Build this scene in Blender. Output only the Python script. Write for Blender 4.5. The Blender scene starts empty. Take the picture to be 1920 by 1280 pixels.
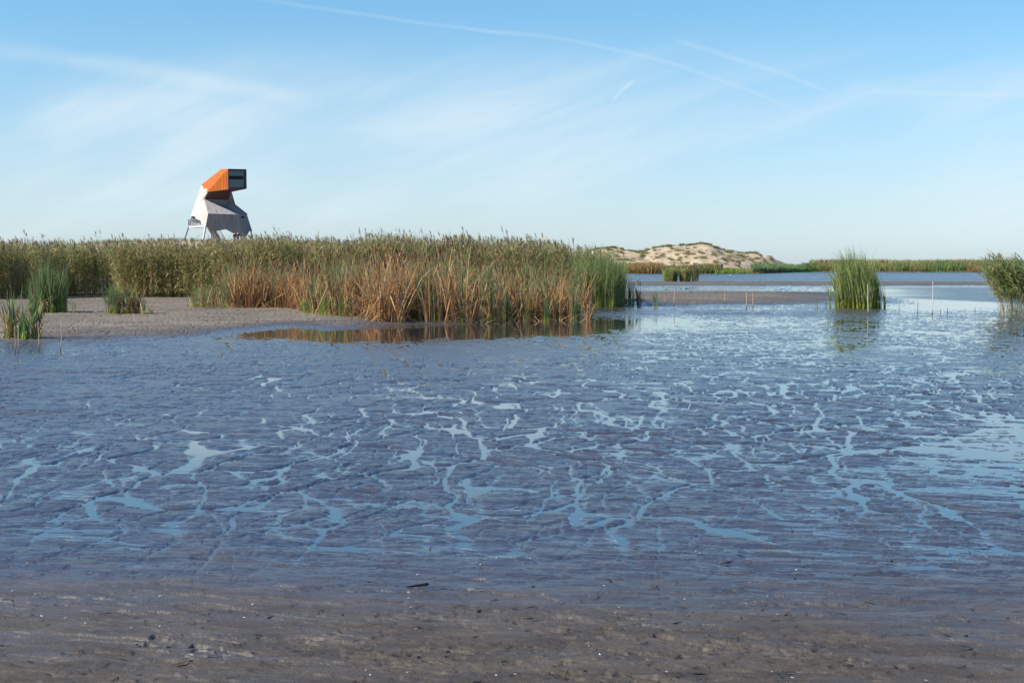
import bpy, bmesh, math, random
import numpy as np
from mathutils import Vector, Matrix
R = math.radians
rng = np.random.default_rng(7)
random.seed(7)

# ------------------------------------------------------------------ camera
EYE, F = 1.7, 2667.0                       # eye height (m), focal length in photo pixels
PITCH = math.atan(143 / F)
cam_d = bpy.data.cameras.new('camera'); cam = bpy.data.objects.new('camera', cam_d)
bpy.context.scene.collection.objects.link(cam)
cam.location = (0, 0, EYE); cam.rotation_euler = (R(90) - PITCH, 0, 0)
cam_d.sensor_width = 36; cam_d.lens = 36 * F / 1920; cam_d.clip_start = .1; cam_d.clip_end = 6000
S = bpy.context.scene; S.camera = cam
S.render.resolution_x, S.render.resolution_y = 1024, 682
C = S.collection

# ------------------------------------------------------------------ light
SUN_EL, SUN_AZ = 39.0, 252.0               # azimuth clockwise from +Y (view direction): from the left, a little behind
sd = Vector((math.sin(R(SUN_AZ)) * math.cos(R(SUN_EL)), math.cos(R(SUN_AZ)) * math.cos(R(SUN_EL)), math.sin(R(SUN_EL))))
sl = bpy.data.lights.new('sun', 'SUN'); sl.energy = 5.0; sl.angle = R(.53); sl.color = (1, .90, .76)
so = bpy.data.objects.new('sun', sl); C.objects.link(so); so.rotation_euler = (-sd).to_track_quat('-Z', 'Y').to_euler()
S.view_settings.view_transform = 'Standard'; S.view_settings.look = 'None'
S.view_settings.exposure = 0.42; S.view_settings.gamma = 1
S.cycles.max_bounces = 6; S.cycles.diffuse_bounces = 2; S.cycles.glossy_bounces = 3
S.cycles.transmission_bounces = 3; S.cycles.transparent_max_bounces = 6
S.cycles.sample_clamp_indirect = 4

class NT:
    """tiny helper for node graphs"""
    def __init__(s, tree): s.t = tree; s.n = tree.nodes; s.l = tree.links
    def node(s, kind, **kw):
        n = s.n.new(kind)
        for k, v in kw.items(): setattr(n, k, v)
        return n
    def put(s, sock, v):
        if v is None: return
        if isinstance(v, bpy.types.NodeSocket): s.l.new(v, sock)
        else: sock.default_value = v
    def m(s, op, a, b=None, c=None, clamp=False):
        n = s.node('ShaderNodeMath', operation=op, use_clamp=clamp)
        s.put(n.inputs[0], a); s.put(n.inputs[1], b); s.put(n.inputs[2], c)
        return n.outputs[0]
    def ss(s, x, a, b):                    # smoothstep; a > b gives the falling one
        n = s.node('ShaderNodeMapRange', interpolation_type='SMOOTHSTEP')
        s.put(n.inputs[0], x)
        if a < b: n.inputs[1].default_value, n.inputs[2].default_value = a, b
        else:
            n.inputs[1].default_value, n.inputs[2].default_value = b, a
            n.inputs[3].default_value, n.inputs[4].default_value = 1, 0
        return n.outputs[0]
    def xyz(s, x, y, z):
        n = s.node('ShaderNodeCombineXYZ'); s.put(n.inputs[0], x); s.put(n.inputs[1], y); s.put(n.inputs[2], z); return n.outputs[0]
    def noise(s, vec, scale, detail=3, rough=.5, dist=0):
        n = s.node('ShaderNodeTexNoise'); s.put(n.inputs['Vector'], vec)
        n.inputs['Scale'].default_value = scale; n.inputs['Detail'].default_value = detail
        n.inputs['Roughness'].default_value = rough; n.inputs['Distortion'].default_value = dist
        return n.outputs['Fac']
    def mix(s, f, a, b, blend='MIX'):
        n = s.node('ShaderNodeMix', data_type='RGBA', blend_type=blend)
        s.put(n.inputs[0], f)
        for i, v in ((6, a), (7, b)):
            if isinstance(v, tuple) and len(v) == 3: v = (*v, 1)
            s.put(n.inputs[i], v)
        return n.outputs[2]
    def mapping(s, vec, scale=(1, 1, 1), rot=(0, 0, 0)):
        n = s.node('ShaderNodeMapping'); s.put(n.inputs[0], vec)
        n.inputs['Scale'].default_value = scale; n.inputs['Rotation'].default_value = rot
        return n.outputs[0]

def view_dir(px, py):
    dx, v = (px - 960) / F, (640 - py) / F
    return (dx, math.cos(PITCH) + v * math.sin(PITCH), -math.sin(PITCH) + v * math.cos(PITCH))
def gp(px, py, z=0.0):                     # the ground point seen at a photo pixel
    d = view_dir(px, py); t = (z - EYE) / d[2]
    return Vector((d[0] * t, d[1] * t, z))
def at(px, py, Y):                         # the point at depth Y seen at a photo pixel
    d = view_dir(px, py); t = Y / d[1]
    return Vector((d[0] * t, Y, EYE + d[2] * t))
def uv_of(px, py):
    d = view_dir(px, py); return d[0] / d[1], d[2] / d[1]

# ------------------------------------------------------------------ sky
W = bpy.data.worlds.new('World'); S.world = W; W.use_nodes = True
t = NT(W.node_tree); t.n.clear()
sky = t.node('ShaderNodeTexSky', sky_type='NISHITA'); sky.sun_disc = False
sky.sun_elevation = R(SUN_EL); sky.sun_rotation = R(SUN_AZ)
sky.air_density = 1.0; sky.dust_density = .5; sky.ozone_density = 2.0; sky.altitude = 0
tc = t.node('ShaderNodeTexCoord'); sp = t.node('ShaderNodeSeparateXYZ'); t.l.new(tc.outputs['Generated'], sp.inputs[0])
dx, dy, dz = sp.outputs
ya = t.m('MAXIMUM', t.m('ABSOLUTE', dy), .25)
u = t.m('DIVIDE', dx, ya); v = t.m('DIVIDE', dz, ya)
front = t.m('GREATER_THAN', dy, .25)
# cirrus: long soft streaks rising to the right, two layers
uv = t.xyz(u, v, 0)
st1 = t.noise(t.mapping(t.mapping(uv, rot=(0, 0, R(-15))), (2.0, 11, 1)), 1.0, 5, .55, .6)
st2 = t.noise(t.mapping(t.mapping(uv, rot=(0, 0, R(-20))), (4.5, 26, 1)), 1.0, 6, .6, .5)
big = t.noise(t.mapping(t.mapping(uv, rot=(0, 0, R(-10))), (3.0, 8, 1)), 1.0, 2, .5, .3)
cl = t.m('ADD', t.m('MULTIPLY', t.ss(st1, .32, .72), .72), t.m('MULTIPLY', t.ss(st2, .40, .72), .42))
cl = t.m('MULTIPLY', cl, t.ss(big, .28, .56))
env = t.m('MULTIPLY', t.ss(v, .175, .095), t.ss(v, .0, .05))
cl = t.m('MULTIPLY', cl, env)
cl = t.m('ADD', cl, t.m('MULTIPLY', t.ss(v, .15, .03), .22))     # a thin veil low down
def trail(pts, width, gain, fade):
    """a contrail: v as a quadratic of u through photo points"""
    q = [uv_of(*p) for p in pts]
    a, b, c = np.polyfit([p[0] for p in q], [p[1] for p in q], 2)
    f = t.m('ADD', t.m('MULTIPLY', t.m('ADD', t.m('MULTIPLY', u, float(a)), float(b)), u), float(c))
    wob = t.m('MULTIPLY', t.m('SUBTRACT', t.noise(uv, 22, 3), .5), width * 1.2)
    d = t.m('ABSOLUTE', t.m('ADD', t.m('SUBTRACT', v, f), wob))
    band = t.ss(d, width, 0.0)
    u0, u1 = q[0][0], q[-1][0]
    ends = t.m('MULTIPLY', t.ss(u, u0 - fade, u0 + fade), t.ss(u, u1 + fade, u1 - fade))
    patch = t.m('ADD', .45, t.m('MULTIPLY', t.noise(uv, 30, 3), .9))
    return t.m('MULTIPLY', t.m('MULTIPLY', t.m('MULTIPLY', band, ends), patch), t.m('MULTIPLY', front, gain))
for a in (trail([(500, 2), (700, 30), (960, 65)], .0022, .16, .03),
          trail([(900, 57), (1150, 92), (1320, 140), (1500, 212)], .0024, .15, .02),
          trail([(1275, 80), (1400, 116), (1550, 170)], .0030, .19, .012),
          trail([(1640, 172), (1800, 176), (1980, 184)], .0028, .17, .03),
          trail([(1150, 187), (1168, 168), (1187, 152)], .0028, .40, .002),
          trail([(0, 95), (200, 122), (560, 185)], .010, .26, .03)):
    cl = t.m('ADD', cl, a)
cl = t.m('MINIMUM', cl, .85)
rmp = t.node('ShaderNodeValToRGB'); t.put(rmp.inputs[0], t.m('MULTIPLY', v, 1 / .6)); rmp.color_ramp.interpolation = 'B_SPLINE'
stops = [(0, (.80, 1.0, 1.42)), (.035, (.77, .93, 1.18)), (.11, (.74, .95, 1.10)), (.19, (.70, 1.05, 1.14)), (.6, (.52, .92, 1.36))]
while len(rmp.color_ramp.elements) < len(stops): rmp.color_ramp.elements.new(.5)
for e_, (p_, c_) in zip(rmp.color_ramp.elements, stops): e_.position = p_ / .6; e_.color = tuple(x / 1.5 for x in c_) + (1,)
tint = t.mix(1.0, rmp.outputs[0], (1.5, 1.5, 1.5), 'MULTIPLY')   # clean autumn air
skyc = t.mix(1.0, sky.outputs[0], tint, 'MULTIPLY')
out = t.mix(cl, skyc, (5.15, 6.1, 6.65))
bg = t.node('ShaderNodeBackground'); bg.inputs['Strength'].default_value = .107
t.l.new(out, bg.inputs[0]); wo = t.node('ShaderNodeOutputWorld'); t.l.new(bg.outputs[0], wo.inputs[0])

# ------------------------------------------------------------------ helpers: objects
def tag(o, label=None, cat=None, group=None, kind=None):
    for k, x in (('label', label), ('category', cat), ('group', group), ('kind', kind)):
        if x: o[k] = x
    return o
def empty(name, loc, label, cat, group=None, rz=0):
    o = bpy.data.objects.new(name, None); C.objects.link(o); o.location = loc; o.rotation_euler = (0, 0, rz)
    o.empty_display_size = .2
    return tag(o, label, cat, group)
def np_mesh(name, verts, quads, mat, parent=None, col=None, attrs=None, smooth=False, loc=None):
    """verts (n,3), quads (m,4) or (m,3): one mesh object, fast; col (n,3) becomes the attribute 'tint'"""
    verts = np.asarray(verts, np.float32); quads = np.asarray(quads, np.int32)
    if loc is not None: verts = verts - np.array(loc, np.float32)
    me = bpy.data.meshes.new(name); k = quads.shape[1]
    me.vertices.add(len(verts)); me.vertices.foreach_set('co', verts.ravel())
    me.loops.add(quads.size); me.loops.foreach_set('vertex_index', quads.ravel())
    me.polygons.add(len(quads)); me.polygons.foreach_set('loop_start', np.arange(0, quads.size, k, dtype=np.int32))
    me.polygons.foreach_set('loop_total', np.full(len(quads), k, np.int32))
    if smooth: me.polygons.foreach_set('use_smooth', np.ones(len(quads), bool))
    if col is not None:
        a = me.attributes.new('tint', 'FLOAT_COLOR', 'POINT')
        a.data.foreach_set('color', np.hstack([col, np.ones((len(col), 1))]).astype(np.float32).ravel())
    for kx, vx in (attrs or {}).items():
        a = me.attributes.new(kx, 'FLOAT', 'POINT'); a.data.foreach_set('value', np.asarray(vx, np.float32).ravel())
    me.update(calc_edges=True); me.validate(clean_customdata=False)
    o = bpy.data.objects.new(name, me); C.objects.link(o); me.materials.append(mat)
    if parent: o.parent = parent
    elif loc is not None: o.location = loc
    return o
def bm_obj(name, bm, mat, parent=None, smooth=False):
    me = bpy.data.meshes.new(name); bmesh.ops.recalc_face_normals(bm, faces=bm.faces); bm.to_mesh(me); bm.free()
    if smooth:
        for p in me.polygons: p.use_smooth = True
    o = bpy.data.objects.new(name, me); C.objects.link(o)
    if mat: me.materials.append(mat)
    if parent: o.parent = parent
    return o

# ------------------------------------------------------------------ helpers: noise
def _lat(seed): return np.random.default_rng(seed).random((256, 256)).astype(np.float32)
_L = {}
def vnoise(x, y, seed=0):
    if seed not in _L: _L[seed] = _lat(seed)
    L = _L[seed]; xi = np.floor(x).astype(np.int32); yi = np.floor(y).astype(np.int32)
    fx = x - xi; fy = y - yi; fx = fx * fx * (3 - 2 * fx); fy = fy * fy * (3 - 2 * fy)
    a = L[xi & 255, yi & 255]; b = L[(xi + 1) & 255, yi & 255]; c = L[xi & 255, (yi + 1) & 255]; d = L[(xi + 1) & 255, (yi + 1) & 255]
    return (a * (1 - fx) + b * fx) * (1 - fy) + (c * (1 - fx) + d * fx) * fy
def fbm(x, y, octv=4, seed=0, gain=.5):
    s = 0; a = 1; n = 0
    for i in range(octv):
        s = s + a * vnoise(x * 2 ** i + 17.3 * i, y * 2 ** i + 9.1 * i, seed + i); n += a; a *= gain
    return s / n
def cells(x, y, seed):
    """distance to the border between Voronoi cells (F2 - F1)"""
    rx, ry = _lat(seed), _lat(seed + 1); xi = np.floor(x).astype(np.int32); yi = np.floor(y).astype(np.int32)
    f1 = np.full(x.shape, 9., np.float32); f2 = f1.copy()
    for i in (-1, 0, 1):
        for j in (-1, 0, 1):
            a, b = xi + i, yi + j
            d = np.hypot(a + rx[a & 255, b & 255] - x, b + ry[a & 255, b & 255] - y)
            f2 = np.where(d < f1, f1, np.minimum(f2, d)); f1 = np.minimum(f1, d)
    return f2 - f1
def sstep(x, a, b):
    k = np.clip((x - a) / (b - a), 0, 1); return k * k * (3 - 2 * k)

# ------------------------------------------------------------------ the flat: relief of the ground (cm above the water)
PXC = np.array([-400, 0, 300, 560, 800, 1000, 1170, 1400, 1600, 1750, 1900, 2300.])
TAB = [
 (500, [-40] * 12), (524, [-20] * 12), (526.6, [-4] * 12), (528.2, [5] * 12), (531, [8] * 12), (534.5, [7, 7, 7, 7, 7, 7, 7, 7, 7, 6, 6, 6]),
 (536.5, [2, 2, 2, 2, 2, 2, 1.2, .8, .6, .3, 0, 0]), (541, [2, 2, 2, 2, 2, 2, .8, .2, .2, -5, -8, -8]), (546, [6, 6, 6, 6, 6, 6, 1.5, .6, .2, -7, -9, -9]),
 (549, [10, 10, 10, 10, 9, 9, 8, 7, 3, -7, -9, -9]), (556, [12, 12, 12, 12, 11, 10, 9, 9, 5, -5, -9, -9]),
 (562, [12, 12, 12, 12, 12, 10, 9, 8, 4, -1, -6, -9]), (567, [12, 12, 12, 12, 12, 8, 7, 6, 3, -.8, -1, -6]),
 (572, [12, 12, 12, 12, 10, 5, 2.6, 2.6, 1.6, -1.2, -1.2, -1.2]), (577, [12, 12, 12, 12, 8, 3, .4, .5, .8, -1.2, -1.2, -1]),
 (584, [12, 12, 12, 11, 6, 2.5, 2.2, 2.2, 2.2, -.3, .4, .6]), (593, [12, 12, 12, 11, 6, 2, .2, .6, .8, .3, .9, .9]),
 (600, [12, 12, 12, 10, 4, -1, -1, 0, .2, .2, .5, .5]), (607, [11, 12, 12, 9, 1.5, -4, -2.5, 0, .2, .2, .3, .3]),
 (614, [10, 11, 11, 5, -2, -6, 0, .2, .2, .2, .3, .3]), (622, [9, 10, 8, -.5, -6, -5, .4, .3, .2, .2, .3, .3]),
 (630, [8, 9, 4, -2.5, -6, -1, .5, .3, .2, .2, .2, .2]), (638, [7, 7, 2.5, -1.2, -1, .6, .5, .3, .2, .2, .2, .2]),
 (646, [4, 4, 1.8, .8, .7, .7, .5, .3, .2, .2, .2, .2]), (656, [1, .6, 1.2, 1.2, .8, .7, .5, .3, .2, .2, .2, .2]),
 (668, [1.6, 1.6, 1.8, 1.4, .9, .8, .6, .4, .3, .2, .3, .3]), (700, [2.6, 2.3, 1.8, 1.2, 1.0, .7, .6, .5, .4, .4, .4, .4]),
 (760, [1.8, 1.5, 1.2, .9, .7, .6, .6, .55, .5, .4, .3, .3]), (820, [.7, .7, .7, .7, .6, .6, .6, .6, .4, .1, -.7, -1.0]),
 (880, [.65, .65, .65, .6, .6, .6, .6, .5, .1, -.3, -1.0, -1.2]), (940, [.6, .6, .6, .55, .55, .55, .5, .4, .2, .1, 0, 0]),
 (1000, [.5, .5, .4, .35, .45, .45, .4, .4, .3, .3, .3, .3]), (1050, [.6, .6, .5, .4, .4, .4, .4, .4, .35, .3, .4, .4]),
 (1090, [1.5, 1.5, 1.2, 1.0, .9, 1.0, .9, .9, .8, .9, .8, .8]), (1130, [2.7, 2.7, 2.5, 2.1, 2.0, 2.2, 2, 2, 1.9, 1.7, 1.8, 1.8]),
 (1200, [4.4, 4.4, 4.2, 4, 4, 4.1, 4, 4, 4, 3.8, 3.8, 3.8]), (1280, [5.5] * 12), (1500, [6] * 12), (4000, [6] * 12)]
PYR = np.array([r[0] for r in TAB], float); TV = np.array([r[1] for r in TAB], float)
def base_cm(X, Y):
    Yc = np.maximum(Y, 1.2); py = 497 + EYE * F / Yc; px = 960 + X / Yc * F
    wx = (fbm(X * .22 + 5, Y * .10, 3, 41) - .5); px = px + wx * 110
    py = py + (fbm(X * .35, Y * .12 + 3, 3, 47) - .5) * np.clip((py - 540) * .28, 0.6, 50)
    px = np.clip(px, PXC[0], PXC[-1] - .01); py = np.clip(py, PYR[0], PYR[-1] - .01)
    i = np.clip(np.searchsorted(PXC, px) - 1, 0, len(PXC) - 2); j = np.clip(np.searchsorted(PYR, py) - 1, 0, len(PYR) - 2)
    fx = (px - PXC[i]) / (PXC[i + 1] - PXC[i]); fy = (py - PYR[j]) / (PYR[j + 1] - PYR[j])
    fx = fx * fx * (3 - 2 * fx)
    return (TV[j, i] * (1 - fx) + TV[j, i + 1] * fx) * (1 - fy) + (TV[j + 1, i] * (1 - fx) + TV[j + 1, i + 1] * fx) * fy
def relief_cm(X, Y):
    b = base_cm(X, Y)
    wx = (fbm(X * .9, Y * .6, 3, 11) - .5) * 1.5; wy = (fbm(X * .9 + 40, Y * .6, 3, 15) - .5) * 1.5
    e1 = cells(X / .74 + wx, Y / 1.75 + wy, 21)
    e2 = cells(X / .40 + wx * 1.8, Y / .95 + wy * 1.8, 25)
    rg = np.abs(fbm(X * 1.5 + wx * .5, Y * .75 + wy * .5, 3, 27) - .5)
    zone = fbm(X * .30 + 9, Y * .16, 3, 71)
    l1 = (1 - sstep(e1, .008, .05 + .06 * zone)) * sstep(fbm(X * .45 + 3, Y * .22, 2, 73), .30, .44)
    l2 = (1 - sstep(e2, .005, .085)) * sstep(fbm(X * .7 + 3, Y * .35, 2, 77), .32, .46); l3 = 1 - sstep(rg, .004, .04)
    lines = np.maximum(np.maximum(l1, .8 * l2), .6 * l3)
    soft = (fbm(X * 1.1, Y * .6, 3, 31) - .5) * 1.3
    # ripples: long low ridges, running left to right and a little away; small terraces with crisp edges
    r = X * .20 + Y
    rip = (fbm(X * 2.0 + wx * 2, r * 9.5 + wy, 3, 51) - .5)
    rip2 = (fbm(X * 5 + wx, r * 21, 3, 57, .65) - .5)
    ter = .75 * sstep(fbm(X * 1.7 + wx, r * 4.6, 4, 75, .6), .49, .525) + .5 * sstep(fbm(X * 3.4, r * 10 + wy, 3, 79, .6), .50, .54) - .62
    near = sstep(Y, 11.5, 7.0)
    h = b + .56 + soft * .30 * (1 - .3 * near) + (rip * (1.3 + .9 * near) + rip2 * (1.6 - .1 * near) + ter) * (1 - .85 * lines * (1 - near))
    h = h - (2.9 * l1 + 1.9 * l2 * (1 - l1) + 1.0 * l3 * (1 - l1)) * (1 - .97 * near)
    # small clods and the pits that birds and feet left near the camera
    patch = sstep(fbm(X * .9 + 3, r * 2.4, 3, 61), .48, .62)
    lump = .7 * sstep(fbm(X * 17, r * 34, 3, 63), .56, .80) - 1.7 * sstep(fbm(X * 9 + 7, r * 24, 3, 67), .60, .74)
    near = sstep(Y, 7.7, 6.0); h = h + near * patch * lump * 1.0 + (fbm(X * 26, Y * 30, 3, 69) - .5) * .45 * near
    return b, h
def ground_z(x, y):
    return float(relief_cm(np.array([x], float), np.array([y], float))[1][0]) / 100

# ------------------------------------------------------------------ materials
def material(name):
    m = bpy.data.materials.new(name); m.use_nodes = True; n = NT(m.node_tree); n.n.clear()
    o = n.node('ShaderNodeOutputMaterial'); b = n.node('ShaderNodeBsdfPrincipled'); n.l.new(b.outputs[0], o.inputs[0])
    return m, n, b, o
def bump(n, b, h, dist, strength=1.0):
    k = n.node('ShaderNodeBump'); n.put(k.inputs['Height'], h); k.inputs['Distance'].default_value = dist; n.put(k.inputs['Strength'], strength)
    n.l.new(k.outputs[0], b.inputs['Normal']); return k
def world_pos(n): return n.node('ShaderNodeNewGeometry').outputs['Position']
def attr(n, name, out='Fac'): return n.node('ShaderNodeAttribute', attribute_name=name).outputs[out]

def mud_material():
    m, n, b, o = material('mud'); p = world_pos(n); wet = attr(n, 'wet'); sand = attr(n, 'sand'); film = attr(n, 'film'); dryer = n.m('SUBTRACT', 1.0, film)
    fine = n.noise(p, 60, 4, .6); mid = n.noise(n.mapping(p, (1.2, 3.5, 1), (0, 0, R(-12))), 1.6, 5, .6)
    dark = n.mix(n.ss(mid, .35, .68), (.046, .040, .034), (.074, .064, .052)); damp = n.mix(n.ss(mid, .35, .68), (.055, .045, .035), (.092, .076, .058)); dark = n.mix(wet, damp, dark)
    dry = n.mix(n.ss(n.noise(n.mapping(p, (.5, 1.6, 1)), .8, 6, .7), .36, .64), (.140, .121, .094), (.232, .202, .158))
    grain = n.mix(n.ss(fine, .3, .7), (.80, .80, .80), (1.15, 1.15, 1.15))
    shell = n.ss(n.noise(p, 34, 2, .4), .722, .75)
    c = n.mix(sand, dark, dry); c = n.mix(1.0, c, grain, 'MULTIPLY'); c = n.mix(n.m('MULTIPLY', shell, sand), c, (.55, .5, .43))
    n.put(b.inputs['Base Color'], c)
    rough = n.m('ADD', n.m('MULTIPLY', n.m('SUBTRACT', 1.0, wet), .70), n.m('ADD', .14, n.m('MULTIPLY', n.noise(p, 3.5, 4), .14)), clamp=True)
    rough = n.m('ADD', n.m('MULTIPLY', rough, dryer), n.m('MULTIPLY', film, .07)); n.put(b.inputs['Roughness'], rough)
    n.put(b.inputs['Specular IOR Level'], n.m('ADD', .06, n.m('MULTIPLY', wet, .80)))
    n.put(b.inputs['IOR'], n.m('ADD', 1.5, n.m('MULTIPLY', wet, .75)))
    far = n.noise(n.mapping(p, (1.8, 9, 1), (0, 0, R(-10))), 1.0, 4, .65)
    speck = n.noise(p, 90, 3, .6)
    k1 = bump(n, b, far, .009, n.m('MULTIPLY', dryer, .7))
    k2 = n.node('ShaderNodeBump'); n.put(k2.inputs['Height'], speck); k2.inputs['Distance'].default_value = .0045; n.put(k2.inputs['Strength'], dryer)
    n.l.new(k1.outputs[0], k2.inputs['Normal']); n.l.new(k2.outputs[0], b.inputs['Normal'])
    return m
def water_material():
    m, n, b, o = material('water'); p = world_pos(n); w = attr(n, 'wind')
    n.put(b.inputs['Base Color'], n.mix(w, (.034, .038, .040), (.024, .032, .042))); b.inputs['IOR'].default_value = 2.1
    n.put(b.inputs['Roughness'], n.m('ADD', .03, n.m('MULTIPLY', w, .16)))
    chop = n.m('ADD', n.noise(n.mapping(p, (.8, 1.6, 1), (0, 0, R(20))), 1.3, 5, .65), n.m('MULTIPLY', n.noise(p, 9, 3), .25))
    calm = n.noise(n.mapping(p, (1, 3, 1)), 3, 3, .5)
    hgt = n.m('ADD', n.m('MULTIPLY', n.m('MULTIPLY', chop, w), .30), n.m('MULTIPLY', calm, .0008))
    bump(n, b, hgt, 1.0, 1.0)
    return m
def plant_material(name, trans=.35, rough=.6, var=.35, gain=1.0):
    m, n, b, o = material(name); c = attr(n, 'tint', 'Color'); p = world_pos(n)
    k = n.mix(n.noise(p, 5, 3), (gain * (1 - var),) * 3, (gain * (1 + var),) * 3); c = n.mix(1.0, c, k, 'MULTIPLY')
    n.put(b.inputs['Base Color'], c); b.inputs['Roughness'].default_value = rough; b.inputs['Specular IOR Level'].default_value = .3
    tr = n.node('ShaderNodeBsdfTranslucent'); n.put(tr.inputs[0], c); mx = n.node('ShaderNodeMixShader'); mx.inputs[0].default_value = trans
    n.l.new(b.outputs[0], mx.inputs[1]); n.l.new(tr.outputs[0], mx.inputs[2]); n.l.new(mx.outputs[0], o.inputs[0])
    return m
def sand_material():
    m, n, b, o = material('dune_sand'); p = world_pos(n)
    c = n.mix(n.ss(n.noise(p, .35, 5, .6), .35, .65), (.42, .325, .215), (.53, .43, .30))
    c = n.mix(n.ss(n.noise(n.mapping(p, (1, 1, 2)), .16, 5, .65), .52, .66), c, (.22, .19, .10))
    n.put(b.inputs['Base Color'], c); b.inputs['Roughness'].default_value = .9; b.inputs['Specular IOR Level'].default_value = .1
    bump(n, b, n.noise(p, .9, 6, .65), .5, .8)
    return m
def soil_material():
    m, n, b, o = material('shore_ground'); p = world_pos(n)
    c = n.mix(n.ss(n.noise(p, .12, 5, .6), .35, .65), (.10, .12, .035), (.17, .13, .06))
    n.put(b.inputs['Base Color'], c); b.inputs['Roughness'].default_value = .95; b.inputs['Specular IOR Level'].default_value = .05
    bump(n, b, n.noise(p, 1.3, 5, .6), .4, .8); return m
def plain(name, col, rough=.7, metal=0, spec=.5, nscale=None, var=.2, muddy=False):
    m, n, b, o = material(name); tcn = n.node('ShaderNodeTexCoord').outputs['Object']
    c = n.mix(n.noise(tcn, nscale or 3, 4, .6), tuple(x * (1 - var) for x in col), tuple(min(1, x * (1 + var)) for x in col))
    if muddy:                              # mud crust on the foot
        sx = n.node('ShaderNodeSeparateXYZ'); n.put(sx.inputs[0], tcn); c = n.mix(n.ss(n.m('ADD', sx.outputs[2], n.m('MULTIPLY', n.noise(tcn, 9, 3), .12)), .30, .14), c, (.045, .036, .03))
    n.put(b.inputs['Base Color'], c); b.inputs['Roughness'].default_value = rough; b.inputs['Metallic'].default_value = metal
    b.inputs['Specular IOR Level'].default_value = spec
    return m
M_mud, M_water, M_sand, M_soil = mud_material(), water_material(), sand_material(), soil_material()
M_leaf = plant_material('reed_leaf', .42, gain=1.5); M_dead = plant_material('dead_leaf', .2, .7, .4); M_head = plant_material('seed_head', .0, .9, .3)
M_far = plant_material('far_foliage', .25, .8, .4, gain=1.15)

# ------------------------------------------------------------------ ground sheet and water sheet (polar grids round the camera spot)
def polar(rows, cols):
    A, D = np.meshgrid(cols, rows); X = np.sin(A) * D / np.maximum(np.cos(A), .35); Y = np.cos(A) * D / np.maximum(np.cos(A), .35)
    ny, nx = A.shape; i = np.arange(ny - 1)[:, None] * nx + np.arange(nx - 1)[None]
    q = np.stack([i, i + 1, i + nx + 1, i + nx], -1).reshape(-1, 4)
    return X.ravel(), Y.ravel(), q
FOV = math.atan(960 / F)
def columns(n_in, n_out):
    a = np.arctan(np.linspace(-1.07, 1.07, n_in) * 960 / F)
    e = a[-1]; s = a[-1] - a[-2]; g = e + (math.pi - e) * np.linspace(0, 1, n_out + 1)[1:] ** 2.2
    return np.concatenate([-g[::-1], a, g])
rows = np.concatenate([[.3, .8, 1.4, 2.0, 2.6, 3.2, 3.8, 4.4, 4.8], 1 / np.linspace(1 / 5.05, 1 / 170., 1060), [200, 240, 300, 400, 600, 1000, 2000, 4500]])
X, Y, q = polar(rows, columns(1250, 60))
b_, h_ = relief_cm(X, Y)
far_ = sstep(np.hypot(X, Y), 165, 200); h_ = h_ * (1 - far_) - 60 * far_
dist = np.hypot(X, Y)
sand = sstep(b_ + (fbm(X * .8, Y * .5, 4, 81) - .5) * 5, 3.2, 11.0) * sstep(Y, 20, 27)
streak = fbm(X * 1.6, (X * .2 + Y) * 6, 4, 83) - .5; broad = fbm(X * .5, Y * .8, 3, 85) - .5
wet = 1 - sstep(b_ + streak * 5 + broad * 4, 1.2, 6.2) * .64; wet = wet * (1 - .97 * sand) * (1 - .35 * sstep(Y, 8.5, 6.2))
gr = np_mesh('mudflat', np.stack([X, Y, h_ / 100], -1), q, M_mud, attrs={'wet': wet, 'sand': sand, 'film': (1 - sstep(h_, .15, 1.05)) * (1 - sand)}, smooth=True)
tag(gr, 'wet grey mud flat with shallow channels and ripples', kind='structure')
rows = np.concatenate([[.3, 2, 4], 1 / np.linspace(1 / 5., 1 / 400., 500), [500, 700, 1000, 2000, 4500]])
X, Y, q = polar(rows, columns(260, 20))
py = 497 + EYE * F / np.maximum(Y, 1); px = 960 + X / np.maximum(Y, 1) * F
pj = py + (fbm(X * .12, Y * .05, 3, 91) - .5) * 3
lake = sstep(py, 528, 526.5)
edge = 556 + (px - 1660) * 10 / 220
wind = np.maximum(lake, .9 * sstep(px + (fbm(X * .2, Y * .3, 3, 92) - .5) * 120, 1640, 1790) * sstep(pj, 536, 541) * sstep(py - edge, 1.2, -1.2))
wa = np_mesh('water', np.stack([X, Y, X * 0], -1), q, M_water, attrs={'wind': wind}, smooth=True)
tag(wa, 'shallow blue water standing in channels, pools and the lake', kind='structure')

# ------------------------------------------------------------------ far land and dunes (height fields)
def field(name, xs, ys, fn, mat, **kw):
    Xg, Yg = np.meshgrid(xs, ys); Z = fn(Xg, Yg); ny, nx = Xg.shape
    i = np.arange(ny - 1)[:, None] * nx + np.arange(nx - 1)[None]
    q = np.stack([i, i + 1, i + nx + 1, i + nx], -1).reshape(-1, 4)
    o = np_mesh(name, np.stack([Xg.ravel(), Yg.ravel(), Z.ravel()], -1), q, mat, smooth=True); tag(o, **kw); return o
def shore_y(X):                            # where the land starts beyond the lake
    return 283 + 62 * sstep(X, 44, 74) + (fbm(X * .06, X * 0, 3, 101) - .5) * 9
def land_z(X, Y):
    d = Y - shore_y(X)
    return -.5 + 1.0 * sstep(d, -4, 5) + .5 * sstep(d, 5, 40) + (fbm(X * .1, Y * .1, 3, 103) - .5) * .4
field('shore_land', np.linspace(-260, 320, 240), np.concatenate([np.linspace(270, 420, 90), np.linspace(430, 1400, 20)]), land_z, M_soil,
      label='low grassy land beyond the lake', kind='structure')
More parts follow.
